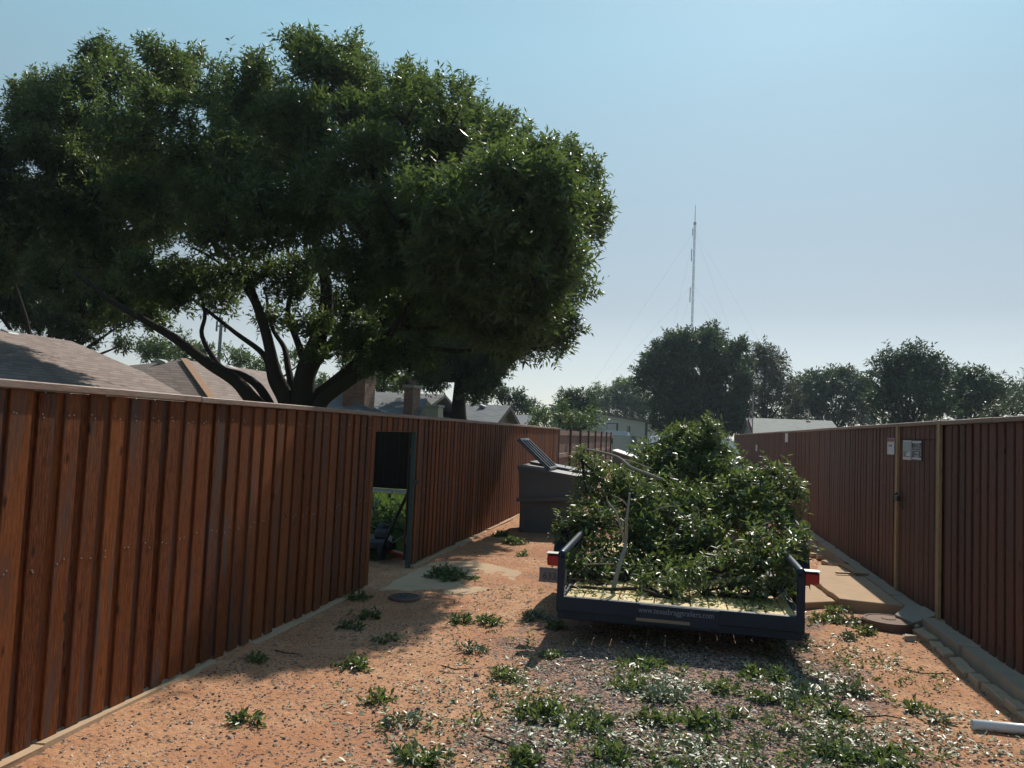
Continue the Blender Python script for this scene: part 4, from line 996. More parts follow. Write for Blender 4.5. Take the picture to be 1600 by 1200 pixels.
t.col(t.mix(t.ramp(t.mathn('FRACT', t.mathn('MULTIPLY', t.mathn('ADD', s_.outputs[0], t.mathn('MULTIPLY', s_.outputs[2], .35)), 4.5)), [(.45, 0), (.55, 1)]), (.42, .05, .07), (.5, .48, .5)))
zf = W(1177, 638, 50)[2]; mb = MB(); n = 8; vs = []
for i in range(9):
    for k in range(n): vs.append((p[0]-.05-.32*math.sin(i*.4)*(.5+k/n*.5), 50+.08*math.sin(k*1.9+i*.5), zf-i*.15-k*.06))
mb.add(vs, [(i*n+k, i*n+k+1, (i+1)*n+k+1, (i+1)*n+k) for i in range(8) for k in range(n-1)]); mb.obj('flag_cloth', t.m, fp)

# ------------------------------------------------------------------ masts
TWY = 380
tb, tt_ = W(1079.5, 545, TWY), W(1086.5, 350, TWY); spire = W(1087, 320, TWY)
tw = thing('radio_mast', 'tall guyed lattice radio mast far away above the trees', 'radio mast', (tb[0], TWY, 0))
mb = MB(); bx = tb[0]+(tb[0]-tt_[0])*.4; w_ = .5
bx = (tb[0]+tt_[0])/2
legs = [(bx+w_*math.cos(a), TWY+w_*math.sin(a)) for a in (0.5, 2.6, 4.7)]
for x, y in legs: mb.tube([(x, y, 0), (x, y, tt_[2])], .09, 4)
z = 0; k = 0
while z < tt_[2]-2:
    for i in range(3):
        a_, b_2 = legs[i], legs[(i+1) % 3]; mb.tube([(*a_, z), (*b_2, z+2)], .055, 3, False)
        if k % 2 == 0: mb.tube([(*a_, z), (*b_2, z)], .07, 3, False)
    z += 2; k += 1
mb.obj('lattice', M['towersteel'], tw)
mb = MB(); mb.tube([(bx, TWY, tt_[2]), (bx, TWY, tt_[2]+.6), (bx, TWY, spire[2])], [.35, .22, .12], 6); mb.tube([(bx, TWY, tt_[2]-.4), (bx, TWY, tt_[2]+.8)], .8, 6); mb.obj('antenna', M['towersteel'], tw)
mb = MB()
for py, dx in ((363, -.95), (395, -1.2), (403, -1.2), (455, -1.3), (467, -1.3)): p = W(1083, py, TWY); mb.tube([(bx+dx, TWY-.6, p[2]-1.8), (bx+dx, TWY-.6, p[2]+1.8)], .22, 5)
mb.obj('panel_antenna', M['towersteel'], tw)
mb = MB()
for zc in (tt_[2]*.97, tt_[2]*.72, tt_[2]*.48):
    for a in (.3, 1.9, 3.6, 5.2): mb.tube([(bx, TWY, zc), (bx+math.cos(a)*tt_[2]*.62, TWY+math.sin(a)*tt_[2]*.62, 0)], .022, 3, False)
mb.obj('guy_wires', M['towersteel'], tw)
ctw = thing('cell_tower', 'grey cell tower with antennas seen through the gap in the big tree', 'cell tower', tuple(np.array(W(343, 560, 150))*[1, 1, 0]))
p = W(345, 496, 150); q = W(342, 500, 150); mb = MB(); cxx = W(344, 530, 150)[0]; mb.tube([(cxx, 150, 0), (cxx, 150, p[2])], [.55, .32], 10); mb.obj('pole', M['towersteel'], ctw)
mb = MB(); zc = W(343, 510, 150)[2]
for a in (0, 1.05, 2.1, 3.15, 4.2, 5.25): mb.bbox((cxx+1.0*math.cos(a)-.15, 150+1.0*math.sin(a)-.1, zc-1.1), (cxx+1.0*math.cos(a)+.15, 150+1.0*math.sin(a)+.1, zc+1.1))
mb.tube([(cxx-1, 150, zc), (cxx+1, 150, zc)], .12, 5); mb.tube([(cxx, 149, zc), (cxx, 151, zc)], .12, 5); mb.obj('antenna', M['towersteel'], ctw)

# ------------------------------------------------------------------ the big tree
BY = 15.0
bt_lst = [(60, 215, 78), (20, 330, 80), (45, 150, 40), (110, 160, 62), (105, 300, 85), (165, 105, 52), (215, 190, 85), (250, 92, 42), (160, 380, 70), (240, 300, 95), (300, 120, 62), (320, 220, 90), (390, 120, 50), (470, 95, 50), (461, 60, 24), (430, 190, 85),
          (350, 330, 95), (440, 300, 90), (520, 130, 58), (555, 85, 26), (590, 150, 55), (540, 230, 85), (640, 125, 36), (655, 160, 50), (630, 250, 85), (540, 350, 85), (700, 185, 50), (740, 165, 40), (720, 270, 80), (650, 370, 75), (795, 215, 50), (810, 300, 80), (760, 370, 75),
          (870, 245, 42), (900, 262, 40), (890, 330, 60), (925, 335, 32), (850, 400, 65), (885, 415, 45), (760, 450, 60), (830, 480, 52), (860, 520, 36), (880, 500, 25), (790, 530, 34), (250, 420, 55), (310, 430, 40), (390, 420, 40), (470, 430, 50), (560, 440, 45), (640, 450, 45), (700, 430, 60), (90, 420, 50), (210, 455, 35), (-70, 260, 100), (-60, 400, 90), (170, 445, 36), (225, 475, 26), (280, 455, 30), (345, 450, 30), (130, 470, 30), (600, 480, 40), (520, 470, 34), (560, 520, 26), (660, 500, 34), (720, 500, 34), (545, 525, 28), (600, 555, 26), (640, 545, 34), (485, 500, 24), (430, 480, 20), (500, 545, 14), (250, 500, 12), (150, 480, 24)]
rr = random.Random(5); lumps = []
for q in bt_lst:
    yy = BY+rr.uniform(-2.2, 2.2)*(1 if q[2] > 45 else .5); c = W(q[0]-(8 if q[0] > 700 else 0), q[1]+15, yy); r = q[2]*yy/FPX; lumps.append((c, (r*.95, r*1.05, r*.92)))
for q in [(800, 300, 62, 10.6), (745, 360, 66, 10.2), (850, 330, 55, 10.8), (890, 385, 42, 10.8), (850, 430, 50, 10.6), (780, 430, 56, 10.3), (905, 325, 35, 11.2), (700, 290, 66, 10.8), (830, 250, 45, 11.2), (870, 290, 40, 11.0), (690, 420, 50, 10.6), (840, 490, 40, 11), (640, 330, 60, 11.2), (855, 440, 52, 12.2), (875, 400, 48, 12.8), (830, 500, 38, 12.2), (790, 470, 60, 12), (820, 380, 70, 12.6), (740, 440, 60, 12), (880, 340, 50, 13), (760, 330, 75, 12.8), (690, 380, 70, 12.4), (620, 400, 60, 12.2), (870, 470, 36, 12.6), (800, 420, 60, 11.2), (720, 480, 36, 11.4), (600, 250, 58, 11.8), (560, 180, 46, 12.5), (650, 180, 46, 12), (520, 300, 58, 12.2), (480, 200, 55, 12.8), (430, 330, 48, 12), (590, 350, 50, 11.4), (560, 420, 44, 12), (780, 520, 30, 11.6), (850, 530, 26, 11.8)]:
    c = W(q[0]-16, q[1]+6, q[3]); r = q[2]*q[3]/FPX; lumps.append((c, (r*.95, r*1.1, r*.9)))
for k in range(9):     # the far side of the crown
    c = W(rr.uniform(60, 420), rr.uniform(170, 360), BY+rr.uniform(2.5, 4.0)); lumps.append((c, (1.2, 1.3, 1.1)))
base = np.array([W(470, 640, BY)[0], BY, 0])
bt = thing('shade_tree', 'huge dark green shade tree with many spreading limbs rising behind the left fence', 'tree', tuple(base))
sub = cluster_lumps(lumps, .28, .34, 40, .62)
P, D = lump_shoots(sub, 66, 41, .85, .22, .34)
P2, D2 = lump_shoots(lumps, 9, 47, .8, .3, .3); P = np.vstack([P, P2]); D = np.vstack([D, D2])
# upright leader shoots that break the outline
top = [(141, 78), (166, 62), (232, 48), (270, 70), (300, 85), (355, 92), (390, 75), (405, 85), (461, 38), (470, 60), (545, 72), (555, 62), (585, 95), (632, 82), (660, 98), (728, 135), (752, 148), (790, 160), (820, 180), (905, 212), (938, 262), (50, 118), (22, 128), (100, 95), (945, 330), (950, 300)]
for px, py in top:
    for k in range(26):
        c = W(px-(10 if px > 880 else 0)+rr.gauss(0, 5), py+20+rr.random()*42, BY+rr.gauss(0, .25)); P = np.vstack([P, c]); D = np.vstack([D, [rr.gauss(0, .4), rr.gauss(0, .4), 1]])
link('crown', shoots_mesh('crown', P-base, D, 10, .26, .135, .042, M['leaf_big'], seed=42, droop=.2), bt)
def limb(path, r0, r1, dy=0.0, n=10):
    """limb drawn through pixels of the zoomed photograph, at the depth of the tree"""
    pts = []; m = len(path)
    for i, (a, b) in enumerate(path):
        t_ = i/(m-1); pts.append(Vector(W(150+.3125*a, 380+.3125*b, BY+dy*t_)))
    # smooth
    out = []; 
    for i in range(m-1):
        p0_, p1_, p2_, p3_ = pts[max(i-1, 0)], pts[i], pts[i+1], pts[min(i+2, m-1)]
        for k in range(5):
            s = k/5; out.append(.5*((2*p1_)+(p2_-p0_)*s+(2*p0_-5*p1_+4*p2_-p3_)*s*s+(3*p1_-p0_-3*p2_+p3_)*s**3))
    out.append(pts[-1]); k = len(out); mb = MB(); mb.tube(out, [r0+(r1-r0)*(i/(k-1))**.8 for i in range(k)], n)
    mb.obj('trunk' if r0 > .3 else 'limb', M['bark'], bt, smooth=True)
limb([(1000, 1100), (900, 900), (780, 780), (700, 690), (560, 600), (400, 480), (250, 390), (80, 290), (-100, 150)], 0.208, 0.045, -1.0)
limb([(960, 1000), (860, 790), (800, 705), (720, 655), (620, 615), (530, 465), (545, 350), (500, 200)], 0.120, 0.030, .4)
limb([(990, 1000), (935, 800), (880, 690), (840, 560), (700, 450), (560, 340), (430, 240)], 0.120, 0.026, .8)
limb([(1000, 1000), (960, 790), (900, 650), (850, 450), (800, 300), (730, 140), (600, 20), (540, -150)], 0.176, 0.045, -.6)
limb([(1010, 1000), (990, 780), (960, 620), (940, 520), (880, 420), (850, 250)], 0.112, 0.030, 1.2)
limb([(1040, 1300), (1030, 1000), (1035, 780), (1050, 640), (1110, 480), (1145, 350), (1150, 200), (1100, 0), (1120, -250)], 0.336, 0.068, 0, 14)
limb([(1040, 1000), (1080, 800), (1200, 690), (1350, 560), (1500, 420), (1640, 300), (1800, 120)], 0.192, 0.045, .8)
limb([(1060, 1000), (1120, 805), (1250, 700), (1390, 605), (1460, 470), (1600, 260), (1700, 0)], 0.176, 0.038, -.8)
limb([(1040, 750), (1100, 600), (1200, 470), (1260, 350), (1350, 180), (1450, -50)], 0.136, 0.038, 1.0)
limb([(1050, 620), (1010, 500), (960, 350), (980, 200), (950, 0)], 0.096, 0.030, .5)
limb([(1390, 560), (1600, 520), (1850, 540), (2050, 480), (2300, 400)], 0.072, 0.022, 0)
limb([(1500, 420), (1700, 420), (1950, 300), (2200, 200)], 0.072, 0.022, -.5)
limb([(730, 140), (700, 90), (640, -60), (500, -260)], 0.056, 0.022, -.8)
limb([(850, 450), (760, 250), (620, 100), (480, 20)], 0.056, 0.022, -1.2)
mb = MB(); twigs_for(mb, lumps, 5, .035, 9); mb.obj('branches', M['bark'], bt, smooth=True, kind='stuff')

make_tree('shade_tree', 'dark second tree with one straight trunk, right behind the big tree', [(640, 500, 45), (700, 490, 60), (760, 510, 45), (650, 560, 40), (700, 560, 50), (755, 575, 40), (790, 530, 34), (610, 540, 40), (745, 610, 24), (668, 600, 25), (690, 430, 50), (640, 460, 45), (600, 500, 40), (735, 545, 45), (680, 525, 45), (800, 490, 40), (830, 520, 30), (580, 560, 20), (635, 595, 18), (770, 600, 18)], 30, 713, M['leaf_big'], 40, 10, .3, .19, .058, 61, 1.4, tr=.36, fk=.72)
make_tree('background_tree', 'leafy tree behind the brown roof at the left edge', [(20, 430, 60), (90, 440, 50), (30, 480, 45), (100, 490, 40), (150, 500, 38), (170, 450, 30), (-40, 440, 70), (130, 530, 25), (190, 540, 14), (200, 500, 22), (60, 500, 40), (100, 400, 50), (10, 400, 50), (180, 400, 40), (130, 440, 50)], 26, 60, M['leaf_far'], 34, 9, .3, .2, .06, 62, 1.2)
make_tree('background_tree', 'pale green low tree seen under the big tree limbs, left of the cell tower', [(240, 548, 25), (290, 548, 25), (265, 560, 20), (320, 558, 18), (220, 540, 14)], 45, 270, M['leaf_light'], 8, 8, .4, .3, .1, 63)
make_tree('background_tree', 'small tree between the cell tower and the trunks of the big tree', [(370, 560, 18), (395, 572, 20), (420, 578, 18), (350, 552, 10), (480, 560, 24), (500, 600, 20)], 42, 385, M['leaf_light'], 9, 8, .4, .28, .09, 64)
make_tree('background_tree', 'yellow-green tree behind the grey roof, between the two brick chimneys', [(595, 590, 26), (620, 602, 18), (580, 600, 20), (560, 570, 24), (600, 560, 22)], 42, 597, M['leaf_light'], 10, 8, .4, .28, .09, 65)
make_tree('background_tree', 'grey-green trees behind the stone gable', [(745, 640, 16), (800, 630, 20), (780, 618, 16), (815, 640, 18), (840, 650, 14), (770, 600, 14), (830, 637, 10)], 62, 800, M['leaf_far'], 6, 8, .45, .34, .11, 66)
make_tree('background_tree', 'bushy low tree behind the end of the left fence, with yellow-green leaves', [(850, 658, 17), (875, 655, 16), (895, 660, 14), (835, 660, 10), (915, 665, 14), (930, 660, 12)], 44, 870, M['leaf_light'], 11, 8, .4, .26, .09, 67)
make_tree('background_tree', 'round dense dark tree left of the pale wide tree', [(890, 632, 22), (905, 628, 20), (915, 645, 20), (880, 648, 16)], 58, 898, M['leaf_far'], 7, 9, .4, .32, .11, 68)
make_tree('background_tree', 'wide pale green tree left of the tallest dark tree', [(940, 625, 24), (965, 618, 24), (990, 620, 24), (955, 645, 24), (985, 650, 24), (1010, 640, 24), (925, 640, 16), (975, 602, 12)], 108, 965, M['leaf_light'], 5, 8, .5, .4, .13, 69)
make_tree('background_tree', 'tallest dark tree below the radio mast in the centre', [(1025, 580, 30), (1010, 575, 18), (1050, 560, 32), (1080, 550, 30), (1110, 545, 30), (1140, 560, 28), (1090, 590, 42), (1040, 610, 38), (1135, 600, 38), (1075, 640, 42), (1120, 645, 36), (1105, 530, 16), (1060, 537, 14), (1035, 655, 25), (1005, 600, 14), (1145, 655, 24), (1120, 672, 20), (1165, 668, 20)], 64, 1085, M['leaf_far'], 6.5, 10, .5, .36, .12, 70, 2, tr=.4)
make_tree('background_tree', 'brownish thin-leaved tree right of the tallest dark tree', [(1180, 565, 24), (1205, 570, 24), (1190, 600, 30), (1220, 600, 24), (1165, 630, 28), (1200, 640, 28), (1195, 550, 12), (1230, 620, 18)], 70, 1195, mat_leaf('brown_green_leaf', (.045, .05, .03), (.11, .10, .065), (.1, .12, .05), .5, .4, .28), 4.5, 8, .5, .34, .10, 71)
make_tree('background_tree', 'row of green trees behind the pale roofed house', [(1255, 615, 24), (1285, 605, 22), (1310, 600, 22), (1340, 610, 22), (1265, 640, 24), (1300, 635, 28), (1335, 640, 26), (1360, 625, 20), (1240, 640, 18), (1325, 590, 12), (1270, 592, 10)], 76, 1300, M['leaf_far'], 5, 9, .5, .4, .13, 72)
make_tree('background_tree', 'tall spiky tree standing above the gate in the right fence', [(1380, 575, 16), (1400, 568, 18), (1430, 562, 20), (1455, 575, 16), (1415, 590, 26), (1440, 600, 26), (1390, 610, 24), (1465, 590, 12), (1420, 630, 34), (1375, 640, 24), (1455, 635, 28), (1365, 595, 8)], 54, 1415, M['leaf_far'], 7, 9, .5, .32, .10, 73)
make_tree('background_tree', 'lighter bushy tree right of the spiky tree, beyond the right fence', [(1500, 605, 22), (1520, 600, 20), (1545, 610, 20), (1490, 630, 24), (1525, 635, 28), (1560, 625, 20), (1575, 620, 12), (1480, 600, 12)], 60, 1515, M['leaf_far'], 6, 9, .5, .36, .12, 74)
make_tree('background_tree', 'silvery grey-green tree top at the right edge over the right fence', [(1560, 650, 14), (1585, 645, 18), (1610, 635, 24), (1640, 630, 34), (1545, 658, 8)], 26, 1600, M['leaf_grey'], 22, 9, .25, .14, .04, 75, 1.0)
make_tree('background_tree', 'hazy low tree line at the far right horizon', [(1350, 660, 14), (1400, 662, 14), (1450, 660, 14), (1500, 655, 14), (1550, 650, 14), (1600, 630, 20), (1240, 665, 14)], 110, 1450, M['leaf_far'], 2.5, 9, .7, .6, .2, 76)

# ------------------------------------------------------------------ brush on the trailer
def cut_branch(label, lst, seed, dens=130, stems=None, name='cut_branch', stemmat='darktwig', ry=.9):
    """lst of (px, py, radius px, depth Y)"""
    lumps = [(W(px*.97+1072*.03, py*.97+800*.03+3, Y), (.86*r*Y/FPX, r*Y/FPX*ry, .84*r*Y/FPX)) for px, py, r, Y in lst]
    base = np.mean([c for c, R in lumps], 0); base[2] = TD
    root = thing(name, label, 'branches', tuple(base), 'cut branches heaped on the trailer')
    sub = cluster_lumps(lumps, .13, .95, seed+5, .8)
    P, D = lump_shoots(sub, dens*.62, seed, .45, .35, .3)
    k = P[:, 2] > .40; P = P[k]; D = D[k]
    link('leaves', shoots_mesh('leaves', P-base, D, 8, .12, .078, .026, M['leaf_cut'], seed=seed, droop=.25), root)
    mb = MB(); twigs_for(mb, lumps, 12, .010, seed)
    cs = [Vector([float(q) for q in c]) for c, R in lumps]
    for i in range(len(cs)-1): mb.tube([cs[i], (cs[i]+cs[i+1])/2-Vector((0, 0, .05)), cs[i+1]], [.018, .016, .01], 6)
    mb.obj('stems', M[stemmat], root, smooth=True)
    return root
cut_branch('leafy limb crowning the very top of the brush heap', [(1100, 685, 26, 9.6), (1075, 695, 26, 9.7), (1125, 715, 26, 9.5), (1090, 735, 36, 9.3), (1110, 665, 14, 9.6), (1055, 720, 28, 9.5), (1120, 752, 26, 9.2)], 101)
cut_branch('leafy limb at the upper left of the heap, beneath its top', [(1020, 722, 28, 9.6), (1000, 745, 24, 9.3), (1040, 755, 32, 9.2), (1010, 705, 18, 9.7), (1040, 690, 18, 9.8), (1000, 700, 14, 9.8), (1060, 680, 18, 9.8), (1030, 735, 28, 9.5)], 102)
cut_branch('leafy branch spreading over the upper left edge, in front of the dumpster', [(925, 735, 20, 8.6), (950, 760, 32, 8.5), (925, 785, 24, 8.3), (980, 775, 32, 8.6), (905, 715, 8, 8.6), (912, 765, 16, 8.5)], 103)
cut_branch('branch tip hanging over the left rail above the fender', [(885, 822, 16, 7.8), (905, 812, 18, 7.8), (925, 830, 24, 7.8), (872, 828, 7, 7.8), (940, 815, 24, 7.9)], 104)
cut_branch('mass of leaves in the middle of the heap', [(1010, 810, 38, 8.3), (1060, 800, 42, 8.5), (1100, 790, 40, 8.6), (1040, 850, 38, 8.0), (1090, 850, 38, 7.9), (990, 850, 34, 7.9), (1000, 780, 30, 8.7)], 105)
cut_branch('leafy limb on the right shoulder of the heap', [(1155, 770, 32, 8.8), (1190, 760, 28, 8.8), (1150, 810, 34, 8.4), (1190, 800, 32, 8.4), (1215, 745, 20, 8.7), (1215, 735, 10, 8.7), (1140, 740, 20, 9.0)], 106)
cut_branch('branch tips reaching out to the right over the fence curb', [(1235, 765, 14, 8.5), (1250, 768, 8, 8.5), (1225, 790, 20, 8.3), (1235, 810, 14, 8.2), (1240, 845, 18, 7.9), (1252, 850, 11, 7.8), (1215, 830, 26, 8.0)], 107)
cut_branch('bright leafy clump filling the right rear corner of the trailer', [(1110, 890, 26, 7.1), (1150, 880, 32, 7.2), (1190, 880, 34, 7.2), (1220, 880, 30, 7.2), (1100, 925, 20, 6.9), (1140, 925, 28, 6.95), (1180, 925, 28, 6.95), (1215, 925, 24, 6.95), (1235, 865, 16, 7.3), (1080, 910, 12, 6.9)], 108, 100)
cut_branch('low leafy branches behind the left rear corner post', [(905, 905, 16, 7.1), (925, 895, 18, 7.2), (950, 885, 22, 7.4), (915, 880, 14, 7.3), (975, 900, 20, 7.4), (960, 865, 20, 7.6), (930, 860, 16, 7.5), (930, 912, 12, 7.0), (975, 905, 22, 7.3), (900, 890, 14, 7.3)], 109, 110)
cut_branch('shaded branches in the hollow at the middle of the heap', [(1040, 890, 24, 7.9), (1000, 890, 26, 7.8), (1080, 880, 28, 7.8), (1060, 860, 30, 8.2), (1110, 850, 30, 8.0), (1010, 905, 20, 7.3), (1050, 905, 20, 7.3), (1080, 900, 22, 7.4), (1030, 880, 24, 7.6)], 110, 90)
cut_branch('small leafy sprigs scattered on the yellow planks at the rear edge', [(905, 928, 5, 6.75), (930, 930, 7, 6.7), (948, 934, 6, 6.65), (1040, 925, 10, 6.75), (1062, 930, 9, 6.7), (1012, 917, 7, 6.9), (1075, 940, 6, 6.6)], 111, 160)
def bare(label, paths, mat='twig', name='bare_branch', loc=None):
    base = W(*paths[0][0][0][:2], paths[0][0][0][2]); root = thing(name, label, 'branch', tuple(base))
    for pts, r0, r1 in paths:
        mb = MB(); w3 = [Vector(W(*p)) for p in pts]; out = []; m = len(w3)
        for i in range(m-1):
            p0_, p1_, p2_, p3_ = w3[max(i-1, 0)], w3[i], w3[i+1], w3[min(i+2, m-1)]
            for k in range(4):
                s = k/4; out.append(.5*((2*p1_)+(p2_-p0_)*s+(2*p0_-5*p1_+4*p2_-p3_)*s*s+(3*p1_-p0_-3*p2_+p3_)*s**3))
        out.append(w3[-1]); k = len(out); mb.tube(out, [r0+(r1-r0)*i/(k-1) for i in range(k)], 8); mb.obj('limb', M[mat], root, smooth=True)
    return root
bare('pale forked limb standing upright at the rear left of the trailer', [([(957, 925, 6.8), (966, 890, 6.85), (975, 862, 6.95), (978, 843, 7.0), (979, 815, 7.0), (982, 788, 7.05), (984, 770, 7.1)], .021, .008), ([(976, 848, 7.0), (970, 825, 6.95), (962, 800, 6.95), (950, 785, 7.0), (948, 775, 7.0)], .012, .006), ([(980, 790, 7.02), (970, 780, 7.0), (955, 773, 7.0)], .007, .004)])
bare('long grey bare branch lying over the upper left of the heap', [([(915, 702, 8.3), (945, 708, 8.4), (968, 716, 8.4), (985, 730, 8.3), (1010, 740, 8.3), (1035, 750, 8.3)], .012, .020), ([(972, 718, 8.4), (990, 722, 8.4), (1020, 733, 8.4)], .010, .006)])
bare('thin pale hooked twig in the middle of the heap', [([(1088, 792, 7.6), (1092, 800, 7.6), (1082, 815, 7.6), (1084, 828, 7.6), (1085, 840, 7.6)], .007, .005)])
bare('dark crooked branch lying on the planks along the rear edge', [([(890, 917, 6.7), (920, 918, 6.72), (955, 921, 6.72), (990, 920, 6.75), (1025, 929, 6.7), (1050, 940, 6.65)], .012, .020), ([(885, 905, 6.65), (910, 906, 6.7), (935, 912, 6.7)], .006, .005), ([(884, 920, 6.6), (891, 907, 6.65)], .006, .006)], 'darktwig')
bare('short pale twigs at the left side below the rail', [([(918, 866, 7.0), (935, 860, 7.0), (945, 857, 7.0)], .006, .004), ([(912, 882, 7.0), (935, 881, 7.0), (960, 881, 7.0)], .006, .005), ([(936, 881, 7.0), (942, 871, 7.0)], .004, .004)])
bare('pale twig in the shaded hollow, right of the upright forked limb', [([(1048, 845, 7.6), (1054, 832, 7.6), (1056, 826, 7.6)], .006, .004), ([(1020, 800, 7.6), (1035, 793, 7.6), (1065, 790, 7.6)], .006, .003)])

# ------------------------------------------------------------------ clippings on the ground
def clump(px, py, rpx, label, seed, hgt=.5, mat='leaf_cut', asp=1.25):
    p = G(px, py); r = rpx*.74*p[1]/FPX; zz = float(ground_z(p[0], p[1]))
    root = thing('leaf_clump', label, 'leaves', (p[0], p[1], zz), 'clumps of leafy clippings on the ground')
    rr = np.random.default_rng(seed); n = max(10, int(70*(r/.12)**1.5)); n = min(n, 480)
    a = rr.random(n)*6.283; q = rr.random(n)**.62*(.75+.5*np.sin(a*2+seed)*np.sin(a*3+seed*1.7)+.25*rr.random(n)); x = np.cos(a)*q*r*asp; y = np.sin(a)*q*r*1.1
    z = rr.random(n)*r*hgt*.5*(1-q*q*.8)+.008
    P = np.stack([x, y, z], 1); D = np.stack([x/r*.7, y/r*.7, -.02+.3*rr.random(n)], 1)+rr.normal(size=(n, 3))*.35
    link('leaves', shoots_mesh('leaves', P, D, 6, .05, .048, .021, M[mat], seed=seed, droop=.3), root)
    mb = MB()
    for k in range(max(3, n//14)): i = rr.integers(n); mb.tube([(P[i][0]*.4, P[i][1]*.4, .012), tuple(P[i]*[1.1, 1.1, .7])], [.005, .003], 4)
    mb.obj('twigs', M['darktwig'], root)
CL = [(388, 1130, 22, 'small clump alone on bare dirt at the lower left', .6), (404, 1036, 14, 'little sprig by the concrete strip of the left fence', .4), (557, 1043, 24, 'rounded clump on lit dirt at the edge of the tree shade, left of centre', .8),
      (590, 1093, 19, 'dark clump just above another, below the tree shade', .6), (624, 1128, 27, 'silvery clump under the dark one, lower left of centre', .6), (655, 1185, 42, 'broad clump cut by the bottom edge, left of centre', .4),
      (697, 903, 42, 'largest dark heap of clippings, on the concrete pad by the gateway', .9), (575, 872, 14, 'dark tuft at the near corner of the gateway', .8), (557, 936, 20, 'flat dark clump at the foot of the left fence beside the gateway', .4),
      (575, 965, 18, 'dark clump in the tree shade below the meter lid', .4), (548, 982, 16, 'flat clump in the shade close to the left fence', .3), (605, 1002, 14, 'low green clump at the shade edge, left of centre', .4),
      (720, 972, 20, 'leafy clump at the shade edge, left of a rounder one', .5), (763, 974, 20, 'rounder leafy clump in the sun, left of the trailer', .6), (738, 1016, 18, 'thin scatter of leaves on dirt, below the rounder clump', .25),
      (787, 1057, 22, 'upright bright clump in the gravel, left of the trailer shadow', .8), (835, 965, 22, 'pale and green clump near the left corner post of the trailer', .4), (858, 1022, 14, 'sprig at the tip of the trailer shadow', .4),
      (850, 1118, 46, 'biggest leafy clump in the foreground gravel', .6), (920, 1140, 40, 'leafy clump touching the right of the biggest foreground clump', .5), (985, 1078, 28, 'bright clump right in front of the trailer shadow', .5),
      (1010, 1045, 30, 'leafy patch in the near edge of the trailer shadow', .4), (1040, 1098, 32, 'pale silvery leaf patch in front of the trailer', .3), (1020, 1135, 30, 'green clump left part of a pair in the front centre', .4),
      (1095, 1138, 34, 'thick green clump right part of a pair in the front centre', .55), (1160, 1125, 16, 'small upright tuft right of the front pair', .6), (1130, 1082, 26, 'leafy patch at the lower right of the trailer shadow', .4),
      (1195, 1060, 38, 'dark leafy heap inside the trailer shadow at its right', .5), (1265, 1085, 32, 'silver-leaved clump just right of the trailer shadow', .4), (1225, 1100, 24, 'clump between the shadow heap and the silver-leaved one', .4),
      (1303, 1117, 22, 'spiky clump in the dirt on the right', .6), (1332, 1083, 22, 'pale thin clump right of the silver-leaved one', .3), (1438, 1113, 14, 'small sprig near the shadow of the right fence', .6),
      (1465, 1128, 14, 'white-leaved sprig left of the plastic pipe', .3), (1300, 1178, 40, 'long green clump at the bottom edge, right of centre', .5), (1380, 1186, 30, 'narrow leafy clump at the bottom edge, towards the right', .3),
      (1290, 970, 18, 'clump below the lower slab beside the right corner post', .5), (1330, 975, 20, 'silvery clump in front of the broken slab edge', .4), (1356, 992, 12, 'tiny green sprout in front of the rusty meter cover', .7),
      (1325, 1001, 12, 'flat pale sprig below the slab clumps', .2), (1310, 955, 12, 'clump tucked into the crack between the slabs', .5), (803, 850, 20, 'leafy heap at the foot of the dumpster corner', .9), (783, 838, 16, 'weeds along the left fence just before the dumpster', .8),
      (815, 868, 8, 'small sprout on dirt in front of the dumpster', .5), (820, 1195, 36, 'leafy clump at the bottom edge, centre left', .4), (960, 1195, 26, 'clump at the bottom edge, centre', .4), (1370, 950, 12, 'pale sprig lying on the meter cover', .2), (1395, 908, 10, 'green sprig lying on the raised slab', .3),
      (870, 980, 14, 'clump close under the left rear corner of the trailer', .4), (1185, 1098, 20, 'low clump in the near right part of the trailer shadow', .3)]
for i, (px, py, r, lab, hg_) in enumerate(CL):
    clump(px, py, r, lab, 200+i, hg_, 'leaf_litter' if ('silver' in lab or 'pale' in lab or 'white' in lab or 'scatter' in lab) else 'leaf_cut')

